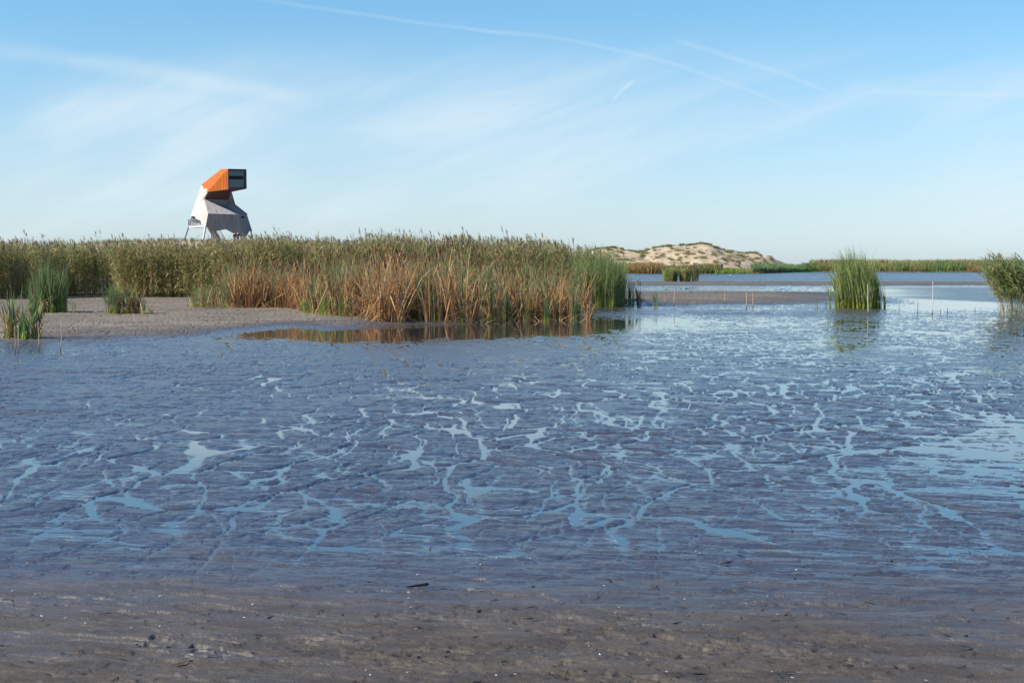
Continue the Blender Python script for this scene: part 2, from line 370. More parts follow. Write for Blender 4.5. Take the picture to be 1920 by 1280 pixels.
CR = [(1040, 471), (1100, 468), (1130, 463), (1160, 461.5), (1185, 466), (1200, 471), (1222, 463), (1240, 461), (1262, 457.5), (1286, 457.5), (1303, 456), (1316, 454), (1328, 455.5), (1338, 460),
      (1352, 463), (1370, 467), (1385, 468), (1400, 469), (1425, 472), (1445, 480), (1463, 476), (1480, 479), (1497, 482.5), (1512, 483.5), (1530, 487), (1560, 491), (1600, 496)]
CRX = np.array([at(p, 0, 335).x for p, _ in CR]); CRZ = np.array([at(p, y + 4.5, 335).z for p, y in CR])
def dune_z(X, Y):
    top = np.interp(X, CRX, CRZ, left=5.0, right=-.5)
    sh = shore_y(X); yc = np.maximum(335 + (fbm(X * .09, X * 0 + 2, 2, 111) - .5) * 14, sh + 26); s = sstep(Y, sh + 3, yc) * sstep(Y, 412, yc + 6)
    s = .55 * s + .45 * np.clip((Y - sh - 3) / (yc - sh - 3), 0, 1) * np.clip((412 - Y) / (406 - yc), 0, 1)
    s = np.minimum(s * 1.02, 1)
    rough = (fbm(X * .13, Y * .12, 4, 113) - .5) * 2.4 * (s * (1 - s) * 4) + (fbm(X * .5, Y * .5, 3, 117) - .5) * .75
    return -.6 + (top + .6) * s * sstep(X, 92, 66) + sstep(X, 92, 66) * rough * np.clip((top + .5) / 4, 0, 1)
field('sand_dune', np.linspace(-10, 95, 300), np.linspace(283, 414, 170), dune_z, M_sand, label='pale sand dune rising behind the lake', kind='structure')
def ridge_z(X, Y):                         # the sandy bank the tower stands on, behind the reeds
    prof = np.interp(X, [-110, -90, -74, -62, -50, -38, -24, -6, 2], [.8, 2.3, 3.7, 4.85, 5.2, 5.1, 4.5, .6, -.5])
    s = sstep(Y, 150, 212) * sstep(Y, 285, 250)
    return -.5 + (prof + .5) * s + (fbm(X * .25, Y * .25, 4, 121) - .5) * .8 * s
field('sand_bank', np.linspace(-120, 24, 190), np.linspace(148, 286, 110), ridge_z, M_sand, label='sandy bank behind the reed bed under the tower', kind='structure')

# ------------------------------------------------------------------ plants: vectorised blades and stems
class Batch:
    def __init__(s, split=False): s.v, s.f, s.c, s.n, s.split = [], [], [], 0, split
    def add(s, v, f, c):
        s.v.append(v.reshape(-1, 3)); s.f.append(f.reshape(-1, 4) + s.n); s.c.append(np.clip(c, 0, 1).reshape(-1, 3)); s.n += v.reshape(-1, 3).shape[0]
    def each(s, name, mat, parent):
        for v, f, c in zip(s.v, s.f, s.c): np_mesh(name, v - np.array(parent.location, np.float32), f - f.min(), mat, parent, c)
    def obj(s, name, mat, parent=None, loc=None, **kw):
        if not s.v: return None
        if parent is not None and loc is None: loc = tuple(parent.location)
        o = np_mesh(name, np.concatenate(s.v), np.concatenate(s.f), mat, parent, np.concatenate(s.c), loc=loc)
        return tag(o, **kw)
def A(x, K): return np.broadcast_to(np.asarray(x, float), (K,)).copy()
WIND = np.array([-1.0, .1, 0])
def path(base, L, az, lean, curve, wind=0., kink=None, kang=None, seg=6, pw=1.6):
    """K centre lines: lean and curve are angles from the vertical; wind bends towards the left"""
    K = len(base); L, az, lean, curve, wind = A(L, K), A(az, K), A(lean, K), A(curve, K), A(wind, K)
    P = np.zeros((K, seg + 1, 3)); P[:, 0] = base; d = np.stack([np.cos(az), np.sin(az), az * 0], -1)
    for i in range(seg):
        tm = (i + .5) / seg; ph = lean + curve * tm ** pw
        if kink is not None:
            on = tm > kink; ph = np.where(on, kang, ph)
        stp = np.sin(ph)[:, None] * d + np.cos(ph)[:, None] * np.array([0, 0, 1.]) + (wind * tm ** 1.5)[:, None] * WIND
        stp /= np.linalg.norm(stp, axis=1, keepdims=True)
        P[:, i + 1] = P[:, i] + stp * (L / seg)[:, None]
    return P
def blades(B, P, w, face_az, c0, c1, pw=3, w0=.6):
    """flat tapering strips along the centre lines"""
    K, n, _ = P.shape; tt = np.linspace(0, 1, n); prof = (w0 + (1 - w0) * np.minimum(tt * 4, 1)) * (1 - tt ** pw) + .04
    side = np.stack([np.cos(face_az), np.sin(face_az), face_az * 0], -1)
    off = side[:, None] * (A(w, K)[:, None] * prof)[..., None] / 2
    # a slight keel turns the halves so that light breaks along the blade
    v = np.stack([P - off, P + off], 2)
    i = (np.arange(K)[:, None] * n + np.arange(n - 1)[None]) * 2
    f = np.stack([i, i + 1, i + 3, i + 2], -1)
    c = c0[:, None] * (1 - tt)[None, :, None] + c1[:, None] * tt[None, :, None]
    B.add(v, f, np.repeat(c[:, :, None], 2, 2))
def tubes(B, P, r, c0, c1, sides=3, prof=None):
    K, n, _ = P.shape; tt = np.linspace(0, 1, n); prof = 1 - .5 * tt if prof is None else np.asarray(prof)
    a = np.arange(sides) * 2 * math.pi / sides + .4
    ring = np.stack([np.cos(a), np.sin(a), a * 0], -1)
    v = P[:, :, None] + ring[None, None] * (A(r, K)[:, None] * prof)[:, :, None, None]
    i0 = (np.arange(K)[:, None, None] * n + np.arange(n - 1)[None, :, None]) * sides
    k = np.arange(sides)[None, None]; k2 = (k + 1) % sides
    f = np.stack([i0 + k, i0 + k2, i0 + sides + k2, i0 + sides + k], -1)
    c = c0[:, None] * (1 - tt)[None, :, None] + c1[:, None] * tt[None, :, None]
    B.add(v, f, np.repeat(c[:, :, None], sides, 2))
def pick(K, cols, p=None, var=.18):
    cols = np.array(cols, float); k = rng.choice(len(cols), K, p=p); return cols[k] * (1 + (rng.random((K, 1)) - .5) * 2 * var)
GREEN = [(.12, .165, .050), (.15, .19, .060), (.10, .14, .050), (.20, .22, .080)]
BLUEG = [(.105, .145, .052), (.13, .17, .062), (.09, .125, .050), (.17, .19, .065), (.095, .14, .062)]
YELLO = [(.24, .27, .035), (.19, .25, .04), (.30, .27, .05)]
OLIVE = [(.20, .215, .080), (.25, .235, .10), (.30, .255, .12), (.15, .18, .065)]
TAN = [(.54, .28, .10), (.44, .21, .075), (.62, .40, .18), (.28, .13, .05), (.20, .10, .05)]
STRAW = [(.42, .32, .17), (.33, .24, .12), (.5, .4, .24)]
BROWN = [(.10, .038, .018), (.14, .055, .024), (.075, .03, .016)]
PLUME = [(.24, .17, .12), (.30, .22, .15), (.18, .13, .10), (.33, .27, .17)]

def reeds(B, BH, base, H, wind=.25, dead=.25, leafL=.42, leafW=.026, nleaf=11, plume=.7, green=GREEN, lo=.25, hfac=1.0, lean=.05, seg=3):
    """common reed: thin stem, arching alternate leaves, feathery brown plume"""
    K = len(base); H = A(H, K); az = rng.random(K) * 2 * math.pi
    n = 7; P = path(base, H, az, rng.random(K) * lean, rng.random(K) * .14, wind * (.5 + rng.random(K) * .7), seg=n - 1)
    isdead = rng.random(K) < dead; cs = np.where(isdead[:, None], pick(K, STRAW), pick(K, OLIVE))
    tubes(B, P, .0055 * hfac, cs * 1.1, cs, 3)
    for j in range(nleaf):
        tpos = lo + (.97 - lo) * (j + rng.random(K) * .9) / nleaf; x = tpos * (n - 1); i = np.minimum(x.astype(int), n - 2); fr = (x - i)[:, None]
        b = P[np.arange(K), i] * (1 - fr) + P[np.arange(K), i + 1] * fr
        la = rng.normal(math.pi, .9, K) if wind > .3 else rng.random(K) * 2 * math.pi
        L = leafL * (.7 + .6 * rng.random(K)) * (1 - .3 * abs(tpos - .6)); y = rng.random(K)
        q = path(b, L, la, .45 + .4 * rng.random(K), .9 + .9 * rng.random(K), wind * .9, seg=seg, pw=1.2)
        cg = np.where((isdead | (y < .18 + (.35 * (tpos < .45))))[:, None], pick(K, STRAW + OLIVE), pick(K, green))
        blades(B, q, leafW * (.7 + .6 * rng.random(K)), la + math.pi / 2 + rng.normal(0, .5, K), cg, cg * 1.15, 2.5)
    k = np.where(rng.random(K) < plume)[0]
    if len(k):
        tip = P[k, -1]; m = 9; T_ = Batch()
        for j in range(m):
            bb = tip - np.array([0, 0, .16]) * rng.random((len(k), 1)); la = rng.normal(math.pi, 1.1, len(k)); c = pick(len(k), PLUME)
            q = path(bb, .14 + .14 * rng.random(len(k)), la, .1 + .5 * rng.random(len(k)), 1.1, wind * 1.2, seg=3)
            blades(T_, q, .020 * hfac, la + 1.57 + rng.normal(0, .8, len(k)), c, c * 1.3, 2, 1)
        K_ = len(k); V_, C_ = ([a.reshape(K_, -1, 3) for a in x] for x in (T_.v, T_.c)); F_ = [(a - i * K_ * 8).reshape(K_, 3, 4) for i, a in enumerate(T_.f)]
        V_, C_ = np.concatenate(V_, 1), np.concatenate(C_, 1); F_ = np.concatenate([a - (np.arange(K_) * 8)[:, None, None] + 8 * i for i, a in enumerate(F_)], 1)
        if BH.split:
            for i in range(K_): BH.add(V_[i], F_[i], C_[i])
        else: BH.add(V_, F_ + (np.arange(K_) * V_.shape[1])[:, None, None], C_)
def cattails(B, BD, BH, base, H, dead=.35, heads=.4, wind=.1, n=7, green=BLUEG, yellow=.6, w=.017, spread=.10, broken=.75, hscale=1.0, dcol=TAN + STRAW[:2]):
    """bulrush: fans of long flat blades, pale at the foot; dead ones tan, kinked; brown cigar heads on stiff stalks"""
    K0 = len(base); H0 = A(H, K0) * (1.02 + .5 * (fbm(base[:, 0] * 1.3, base[:, 1] * .8, 2, 171) - .5)); isd = rng.random(K0) < dead * (.62 + .80 * fbm(base[:, 0] * .8, base[:, 1] * .6, 2, 173))
    for j in range(n):
        f0 = rng.random(K0); az = rng.random(K0) * 2 * math.pi; b = base + np.stack([rng.normal(0, .03, K0), rng.normal(0, .03, K0), 0 * f0], -1)
        for flag in (False, True):
            k = np.where(isd == flag)[0]; K = len(k)
            if not K: continue
            L = H0[k] * (.62 + .42 * rng.random(K)); ln = rng.random(K) * spread
            if flag:
                kn = np.where(rng.random(K) < broken, .2 + .65 * rng.random(K), 2.0); ka = .8 + 2.0 * rng.random(K)
                P = path(b[k], L * (.7 + .40 * rng.random(K)), az[k], ln + .28 * rng.random(K) ** 2, .4, wind * .6, kn, ka, seg=9)
                c = pick(K, dcol); blades(BD, P, w * (.8 + .9 * rng.random(K)), rng.random(K) * 3.14, c * .9, c * 1.1, 4)
            else:
                P = path(b[k], L * (1.1 - .25 * rng.random(K) ** 2), az[k], ln, .12 + 1.1 * rng.random(K) ** 2.5, wind * (.5 + rng.random(K)), seg=7, pw=2)
                c = pick(K, green); y = np.where((rng.random(K) < yellow)[:, None], pick(K, YELLO), c)
                # pale foot: strong in the lowest part only
                blades(B, P[:, :3], w * (1 + .4 * rng.random(K)), az[k] + 1.57, y, .5 * y + .5 * c, 30, 1)
                blades(B, P[:, 2:], w * (1 + .4 * rng.random(K)), az[k] + 1.57 + rng.normal(0, .25, K), c, c * 1.1, 3, 1)
    k = np.where(rng.random(K0) < heads)[0]; K = len(k)
    if K:
        P = path(base[k], H0[k] * (.80 + .17 * rng.random(K)), rng.random(K) * 6.28, rng.random(K) * .06, .05, wind * .5, seg=6)
        c = pick(K, STRAW); tubes(BD, P, .005, c, c, 3)
        tip = P[:, -1]; d = P[:, -1] - P[:, -2]; d /= np.linalg.norm(d, axis=1, keepdims=True)
        L = (.13 + .07 * rng.random(K))[:, None, None] * hscale; tt = np.linspace(0, 1, 6)[None, :, None]
        Q = tip[:, None] + d[:, None] * tt * L - d[:, None] * L * .6; c = pick(K, BROWN)
        for i in range(K) if BH.split else [slice(None)]:
            i = slice(i, i + 1) if BH.split else i; tubes(BH, Q[i], .0135 * hscale, c[i], c[i], 6, [.3, .95, 1, 1, .95, .25])
def scatter(poly, n, seed=None):
    """n random points inside a polygon of world (x, y)"""
    pts = []; xs = [p[0] for p in poly]; ys = [p[1] for p in poly]
    while len(pts) < n:
        x = rng.uniform(min(xs), max(xs), 4000); y = rng.uniform(min(ys), max(ys), 4000); ins = np.zeros(4000, bool); j = len(poly) - 1
        for i in range(len(poly)):
            xi, yi = poly[i]; xj, yj = poly[j]
            if yi != yj: ins ^= ((yi > y) != (yj > y)) & (x < (xj - xi) * (y - yi) / (yj - yi) + xi)
            j = i
        pts += list(zip(x[ins], y[ins]))
    p = np.array(pts[:n]); z = relief_cm(p[:, 0], p[:, 1])[1] / 100
    return np.column_stack([p, np.minimum(z, .2) - .02])
def G(px, py): g = gp(px, py); return (g.x, g.y)

# --- the reed bed at the back
front = [G(-260, 568), G(0, 566), G(130, 561), G(330, 562), G(560, 566), G(800, 570), G(1000, 572), G(1100, 574), G(1150, 575)]
def Hof(x, y):                             # height of the stand, from the skyline
    px = 960 + x / y * F
    return np.interp(px, [-300, 0, 200, 330, 420, 500, 620, 850, 1010, 1050, 1080, 1110, 1150], [2.9, 2.86, 2.78, 2.80, 2.92, 3.05, 2.85, 2.9, 2.95, 2.72, 2.5, 2.3, 2.0])
back = [(p[0] * 1.12 - .3, p[1] + 9) for p in front[::-1]]
B, BH = Batch(), Batch()
edge = []                                  # a denser front row, then the mass
pts = scatter(front + [(p[0], p[1] + 2.6) for p in front[::-1]], 5200)
pts2 = scatter([(p[0], p[1] + 2.2) for p in front] + back, 4600)
gap = fbm(pts[:, 0] * .8, pts[:, 1] * .8, 2, 131)
pxp = 960 + pts[:, 0] / pts[:, 1] * F
keep = (gap > .30) & ~((pxp > 128) & (pxp < 212) & (pts[:, 1] < np.interp(pxp, [128, 212], [72, 73]) + .4))
pts = pts[keep]
hv = lambda p: Hof(p[:, 0], p[:, 1]) * (.80 + .2 * rng.random(len(p))) * (1 + (fbm(p[:, 0] * .9, p[:, 1] * .6, 3, 133) - .5) * .30) * (1 + .13 * (rng.random(len(p)) < .05))
pxp = 960 + pts[:, 0] / pts[:, 1] * F; hol = (pxp > 90) & (pxp < 215)
reeds(B, BH, pts[~hol], hv(pts[~hol]) * .97, .25, .22, nleaf=15, green=GREEN + OLIVE + OLIVE + STRAW[:1], leafW=.034, lo=.06, plume=.3)
reeds(B, BH, pts[hol], hv(pts[hol]) * .97, .25, .22, nleaf=12, green=GREEN + OLIVE, leafW=.034, lo=.35, plume=.3)
reeds(B, BH, pts2, hv(pts2), .25, .2, nleaf=9, lo=.4, green=GREEN + OLIVE + OLIVE, leafW=.036, plume=.35)
pts3 = scatter([(p[0] * 1.03, p[1] + 5) for p in front] + back, 3400)
reeds(B, BH, pts3, hv(pts3) * .93, .22, .2, nleaf=12, lo=.03, green=GREEN + OLIVE, leafW=.042, plume=.1)
rb = B.obj('reed_bed', M_leaf, label='tall green reed bed filling the bank under the tower', kind='stuff')
BH.obj('reed_plumes', M_head, label='brown feathery plumes topping the reed bed', kind='stuff')
# low tangle at the foot of the bed (leaf litter, short shoots)
# --- bulrush bed in front
B, BD, BH = Batch(), Batch(), Batch()
def bed(poly, cnt, H, **kw):
    p = scatter(poly, int(cnt * 1.25)); p = p[fbm(p[:, 0] * 1.1, p[:, 1] * .9, 3, 177) > .40]; px = 960 + p[:, 0] / p[:, 1] * F
    cattails(B, BD, BH, p, np.interp(px, *H) * (.82 + .22 * rng.random(len(p))), **kw)
bed([G(425, 583), G(500, 583), G(565, 584), G(600, 575), G(430, 574)], 420, ([420, 470, 560], [1.85, 2.05, 1.9]), dead=.82, heads=.5, wind=.03, yellow=.25, broken=.8)
bed([G(352, 584), G(430, 583), G(430, 578), G(355, 578)], 55, ([350, 400, 430], [.75, 1.2, 1.5]), dead=.35, heads=.05, wind=.12, yellow=.6, n=5)
bed([G(545, 584), G(585, 595), G(650, 599), G(700, 604), G(700, 586), G(600, 576)], 560, ([560, 640, 720], [1.6, 2.05, 2.2]), dead=.8, heads=.4, wind=.05, yellow=.55)
bed([G(690, 601), G(700, 607), G(830, 608), G(900, 606), G(905, 590), G(700, 585)], 780, ([690, 800, 900], [2.2, 2.3, 2.15]), dead=.9, heads=.5, wind=.02, yellow=.3, w=.019)
bed([G(900, 606), G(990, 603), G(1080, 602), G(1085, 594), G(1000, 591), G(905, 590)], 330, ([900, 980, 1080], [1.85, 1.65, 1.5]), dead=.78, heads=.25, wind=.08, yellow=.5)
bed([G(560, 583), G(900, 591), G(1085, 590), G(1100, 580), G(900, 579), G(560, 574)], 760, ([560, 900, 1000, 1100], [2.1, 2.3, 2.2, 2.0]), dead=.75, heads=.4, wind=.05, yellow=.3)
# low green shoots along the wet edge
bed([G(575, 597), G(700, 602), G(690, 592), G(600, 584), G(560, 586)], 90, ([560, 700], [.75, .9]), dead=.05, heads=0, wind=.1, n=5, green=[(.10, .17, .03), (.08, .14, .035)], yellow=.9)
bed([G(890, 604), G(1085, 601), G(1085, 597), G(890, 599)], 90, ([890, 1085], [.85, .8]), dead=.1, heads=0, wind=.1, n=6, green=[(.06, .13, .05), (.08, .14, .045)], yellow=.7)
# fallen and leaning dead leaves on the ground along the front
p = scatter([G(420, 585), G(560, 587), G(690, 605), G(900, 608), G(1100, 604), G(1100, 600), G(900, 603), G(690, 598), G(560, 581), G(420, 581)], 420); k = len(p)
c = pick(k, TAN + STRAW); P = path(p, .3 + .6 * rng.random(k), rng.random(k) * 6.28, .9 + .6 * rng.random(k), .5, 0, seg=4); blades(BD, P, .018, rng.random(k) * 3.14, c, c, 4)
B.obj('bulrush_bed', M_leaf, label='green bulrush leaves standing along the water edge', kind='stuff')
BD.obj('dead_bulrush_bed', M_dead, label='tan dead bulrush stalks and broken leaves at the water edge', kind='stuff')
BH.obj('bulrush_heads', M_head, label='brown cigar shaped heads above the dead bulrushes', kind='stuff')
# dark green stand closing the bed on the right
B, BD, BH = Batch(), Batch(), Batch(True)
p = scatter([G(1075, 577), G(1165, 577), G(1172, 574), G(1165, 569), G(1085, 568)], 560); px = 960 + p[:, 0] / p[:, 1] * F
cattails(B, BD, BH, p, np.interp(px, [1070, 1110, 1150, 1175], [2.35, 2.25, 2.05, 1.8]) * (.8 + .22 * rng.random(len(p))), dead=.06, heads=.05, wind=.12, green=GREEN, yellow=.35)
st = empty('bulrush_stand', (gp(1125, 574).x, gp(1125, 574).y, 0), 'tall dark green bulrush stand closing the right end of the reed bed', 'bulrushes')
B.obj('leaf_mass', M_leaf, st); BD.obj('dead_leaves', M_dead, st); BH.each('seed_head', M_head, st)

# --- free-standing clumps: each a thing of its own
def clump(px, py, half, cnt, H, label, name='bulrush_clump', depth=.25, group=None, **kw):
    g = gp(px, py); w = half / F * g.y; loc = (g.x, g.y, 0)
    a = rng.random(cnt) * 6.28; r = np.sqrt(rng.random(cnt)); stray = rng.random(cnt) < .07; r = np.where(stray, r * 1.45, r); b = np.column_stack([g.x + np.cos(a) * r * w, g.y + depth + np.sin(a) * r * depth, np.zeros(cnt)])
    b[:, 2] = relief_cm(b[:, 0], b[:, 1])[1] / 100 - .01
    B, BD, BH = Batch(), Batch(), Batch(True); cattails(B, BD, BH, b, H * (.72 + .36 * rng.random(cnt)) * (1 - .30 * np.minimum(r, 1.3) ** 3 * (cnt > 20)), **kw)
    e = empty(name, loc, label, 'bulrushes', group)
    B.obj('leaf_mass', M_leaf, e); BD.obj('dead_leaves', M_dead, e); BH.each('seed_head', M_head, e)
    return e
clump(1617, 579, 41, 230, 2.35, 'large wind-blown green bulrush clump with yellow feet standing alone in the wet mud', depth=.8, wind=.36, dead=.02, heads=.02, green=GREEN + [(.20, .24, .07), (.26, .29, .09)], yellow=.9, spread=.12, n=8, w=.021)
clump(1571, 579, 4, 6, 1.15, 'thin bulrush shoot just left of the large wind-blown clump', depth=.1, wind=.15, dead=.2, heads=.2, n=5)
clump(1531, 579, 3, 2, .6, 'small pale green shoot far left of the large wind-blown clump', depth=.05, wind=.05, dead=0, heads=0, n=4, group='single shoots in the mud')
clump(1548, 578, 2, 2, .5, 'short shoot halfway to the large wind-blown clump', depth=.05, wind=.05, dead=0, heads=0, n=3, group='single shoots in the mud')
clump(84, 593, 38, 105, 1.75, 'dense blue green bulrush clump on the sand at the left', depth=.6, wind=.22, dead=.06, heads=.03, green=BLUEG, yellow=.75, spread=.12)
clump(17, 639, 12, 12, 1.25, 'bulrush clump with torn tan leaves at the left edge', depth=.18, wind=.1, dead=.5, heads=.12, spread=.35, n=7, w=.02)
clump(40, 640, 8, 7, .78, 'low bright green bulrush tuft between two tattered ones at left', depth=.12, wind=.05, dead=.05, heads=0, green=[(.09, .17, .04), (.07, .14, .05)], spread=.4, n=7, w=.02)
clump(61, 639, 7, 8, 1.25, 'half dead bulrush tuft with upright orange stalks', depth=.15, wind=.03, dead=.6, heads=.4, spread=.15, n=6, w=.02)
clump(138, 595, 1.5, 2, .62, 'lone green shoot right of the blue green clump', depth=.04, wind=.02, dead=0, heads=0, n=4, yellow=1, group='single shoots in the mud')
clump(213, 595, 16, 26, 1.15, 'small bulrush clump with drooping green leaves on the grey sand', depth=.3, wind=.3, dead=.15, heads=.03, spread=.3, yellow=.7)
clump(243, 595, 16, 26, 1.1, 'small bulrush clump with tan feet beside the drooping one', depth=.3, wind=.12, dead=.6, heads=.15, spread=.2, yellow=.8)
clump(266, 596, 3, 4, .6, 'short green shoots at the right foot of the small sand clump', depth=.1, wind=.05, dead=.1, heads=0, n=4, yellow=.9)
clump(283, 597, 6, 5, .55, 'sparse low shoots at the right end of the sand clumps', depth=.1, wind=.05, dead=.3, heads=0, n=4, spread=.4)
clump(1103, 604, 4, 5, 1.1, 'dead orange bulrush tuft standing in water right of the bed', depth=.1, wind=.03, dead=.9, heads=.6, n=5)
clump(1024, 603, 5, 5, .8, 'bright green bulrush tuft standing free at the water edge', depth=.1, wind=.05, dead=0, heads=0, n=5, yellow=1)
clump(1181, 575, 6, 9, 1.15, 'thin dark green bulrush tuft right of the big stand', depth=.15, wind=.05, dead=.1, heads=.05, n=5, yellow=.7)
clump(1199, 575, 5, 9, 1.15, 'blackened dead bulrush tuft standing in the wet mud', depth=.15, wind=.03, dead=1, heads=.3, n=4, dcol=[(.06, .035, .028), (.10, .06, .045), (.22, .13, .09)], broken=.3)
clump(1229, 576, 4, 4, .75, 'tiny yellow green shoot right of the blackened bulrushes', depth=.08, wind=.05, dead=0, heads=0, n=4, yellow=.8)

def reed_clump(px, py, half, depth, n, H, label, name='reed_clump', **kw):
    g = gp(px, py); w = half / F * g.y; a = rng.random(n) * 6.28; r = np.sqrt(rng.random(n))
    b = np.column_stack([g.x + np.cos(a) * r * w, g.y + depth + np.sin(a) * r * depth, np.zeros(n)]); b[:, 2] = relief_cm(b[:, 0], b[:, 1])[1] / 100 - .02
    B, BH = Batch(), Batch(True); reeds(B, BH, b, H * (.7 + .35 * rng.random(n)), **kw)
    e = empty(name, (g.x, g.y, 0), label, 'reeds'); B.obj('leaf_mass', M_leaf, e); BH.each('plume', M_head, e); return e
reed_clump(1922, 591, 33, .7, 170, 2.15, 'green reed clump with purple brown plumes leaning left at the right edge', wind=.95, dead=.12, nleaf=14, leafL=.52, leafW=.036, plume=.3, green=[(.20, .28, .10), (.24, .31, .11), (.15, .22, .09), (.30, .32, .13)], lo=.30, lean=.30, seg=4)
reed_clump(1259, 528, 13, 1.2, 420, 1.35, 'rounded bright green reed islet with bare brown feet on the far bar', wind=.06, dead=.1, nleaf=8, leafL=.35, leafW=.05, plume=.1, green=[(.20, .28, .05), (.25, .32, .06), (.16, .23, .05)], lo=.05, lean=.2, hfac=2)
reed_clump(1287, 528, 10, 1.2, 330, 1.35, 'second bright green reed islet close to the rounded one', wind=.06, dead=.1, nleaf=8, leafL=.35, leafW=.05, plume=.1, green=[(.20, .28, .05), (.25, .32, .06), (.16, .23, .05)], lo=.05, lean=.15, hfac=2)
reed_clump(1305, 528, 6, .8, 90, 1.65, 'dark tall reed tuft at the right of the green islets', wind=.08, dead=.1, nleaf=8, leafL=.35, leafW=.045, plume=.3, green=[(.05, .075, .03), (.06, .09, .035)], lo=.3, lean=.1, hfac=2)

# --- far shore vegetation: rows of coarse tufts, colour by stretch
def far_veg(name, px0, px1, dy0, dy1, H, cols, n, label, w=.10, seg=3, lo=0, up=None):
    x = np.array([at(a, 500, 320).x / 320 for a in (px0, px1)]); uu = rng.uniform(x[0], x[1], n)
    Y = np.full(n, 300.);
    for _ in range(4): Y = shore_y(uu * Y)
    Y = Y + rng.uniform(dy0, dy1, n); X = uu * Y; Z = np.maximum(land_z(X, Y), -.1)
    inr = (X > -9) & (X < 93) & (Y > 284) & (Y < 412); Z = np.where(inr, np.maximum(Z, dune_z(X, Y)), Z) if up is None else np.maximum(Z, up)
    p = np.column_stack([X, Y, Z - .05]); B = Batch()
    hh = H * (.55 + .5 * rng.random(n)) * (.75 + .5 * fbm(X * .22, Y * .15, 3, 141)); az = rng.random(n) * 6.28
    P = path(p, hh, az, rng.random(n) * .25, .5, .12, seg=seg); sel = fbm(X * .09, Y * .03, 3, 143)
    cols = np.array(cols); c = 1.45 * cols[np.clip(((sel - .25) * 2 * len(cols) + rng.normal(0, .5, n)).astype(int), 0, len(cols) - 1)] * (1 + (rng.random((n, 1)) - .5) * .5)
    blades(B, P, w * (.6 + .8 * rng.random(n)), az + 1.57, c * .9, c * 1.1, 3)
    return B.obj(name, M_far, label=label, kind='stuff')
far_veg('brown_shore_reeds', 1120, 1245, 1, 12, 2.0, [(.16, .12, .045), (.24, .15, .06), (.13, .13, .05), (.22, .17, .08)], 7000, 'brown reeds along the shore below the dune')
far_veg('mixed_shore_reeds', 1245, 1350, 1, 7, 1.8, [(.20, .14, .06), (.12, .14, .04), (.17, .15, .06)], 3500, 'low brown and green reeds behind the reed islets')
far_veg('shore_grass', 1340, 1430, 0, 6, .9, [(.13, .19, .03), (.17, .20, .05), (.20, .17, .07)], 3000, 'short bright grass at the foot of the dune')
far_veg('green_shore_reeds', 1410, 1512, 1, 12, 1.75, [(.10, .155, .06), (.12, .175, .07), (.085, .13, .055)], 9000, 'thick bank of green reeds by the lake')
far_veg('patchy_shore_reeds', 1505, 1700, 0, 14, 1.9, [(.10, .15, .04), (.07, .11, .035), (.18, .15, .06), (.09, .14, .045)], 9500, 'patchy green and brown reeds on the far shore')
far_veg('far_shore_reeds', 1690, 1990, 0, 16, 2.25, [(.10, .14, .05), (.08, .115, .045), (.12, .15, .045), (.15, .155, .055)], 14000, 'long green reed belt on the far right shore')
far_veg('rusty_shore_reeds', 1815, 1875, -1, 1, 2.1, [(.26, .13, .055), (.22, .14, .06)], 1500, 'rust coloured reeds in the far shore belt near the right edge')
far_veg('heath_belt', 1520, 2000, 45, 110, 2.6, [(.15, .17, .06), (.20, .13, .06), (.13, .15, .05), (.22, .14, .065), (.09, .12, .045)], 16000, 'reddish and olive scrub belt behind the far reeds', w=.16, up=.9)
far_veg('shore_weeds', 1400, 1990, -2, 2, .5, [(.15, .20, .03), (.12, .16, .03), (.16, .10, .05)], 6000, 'low yellow green weeds on the far waterline', w=.12)
far_veg('hidden_shore_reeds', 300, 1120, 2, 14, 2.2, [(.10, .14, .045), (.18, .15, .06)], 3000, 'reeds on the far shore behind the reed bed', w=.14)

# --- marram grass on the dunes
M_marram = plant_material('marram', .3, .7, .3)
def tuft_mesh(name, n, H, sp, cols, w=.05):
    a = rng.random(n) * 6.28; r = rng.random(n) * sp; b = np.column_stack([np.cos(a) * r, np.sin(a) * r, np.full(n, -.15)])
    P = path(b, H * (.6 + .5 * rng.random(n)), a, .1 + .5 * rng.random(n) * (r / sp + .2), .6, .1, seg=3); c = pick(n, cols)
    B = Batch(); blades(B, P, w, rng.random(n) * 3.14, c, c * 1.2, 3); return B
PALE = [(.17, .18, .055), (.22, .21, .07), (.13, .15, .045), (.27, .24, .10)]; DARKG = [(.08, .12, .035), (.11, .15, .04), (.14, .16, .05)]
protos = []
for i in range(4):
    o = tuft_mesh('marram_tuft', 70, .85, .45, PALE).obj('marram_tuft', M_marram)
    tag(o, 'pale green marram grass tuft growing on the sandy dune slope', 'grass tuft', 'marram tufts on the dune'); protos.append(o)
k = 0
while k < 295:
    X = rng.uniform(18, 80); Y = rng.uniform(292, 352); z = float(dune_z(np.array([X]), np.array([Y]))[0])
    if z < 1.4 or fbm(np.array([X * .14]), np.array([Y * .14]), 3, 151)[0] < .40: continue
    if Y < float(shore_y(np.array([X]))[0]) + 9: continue
    o = protos[k] if k < 4 else protos[k % 4].copy()
    if k >= 4: C.objects.link(o)
    s = rng.uniform(.5, 1.3); o.location = (X, Y, z); o.scale = (s, s, s * rng.uniform(.8, 1.1)); o.rotation_euler = (0, 0, rng.uniform(0, 6.28)); k += 1
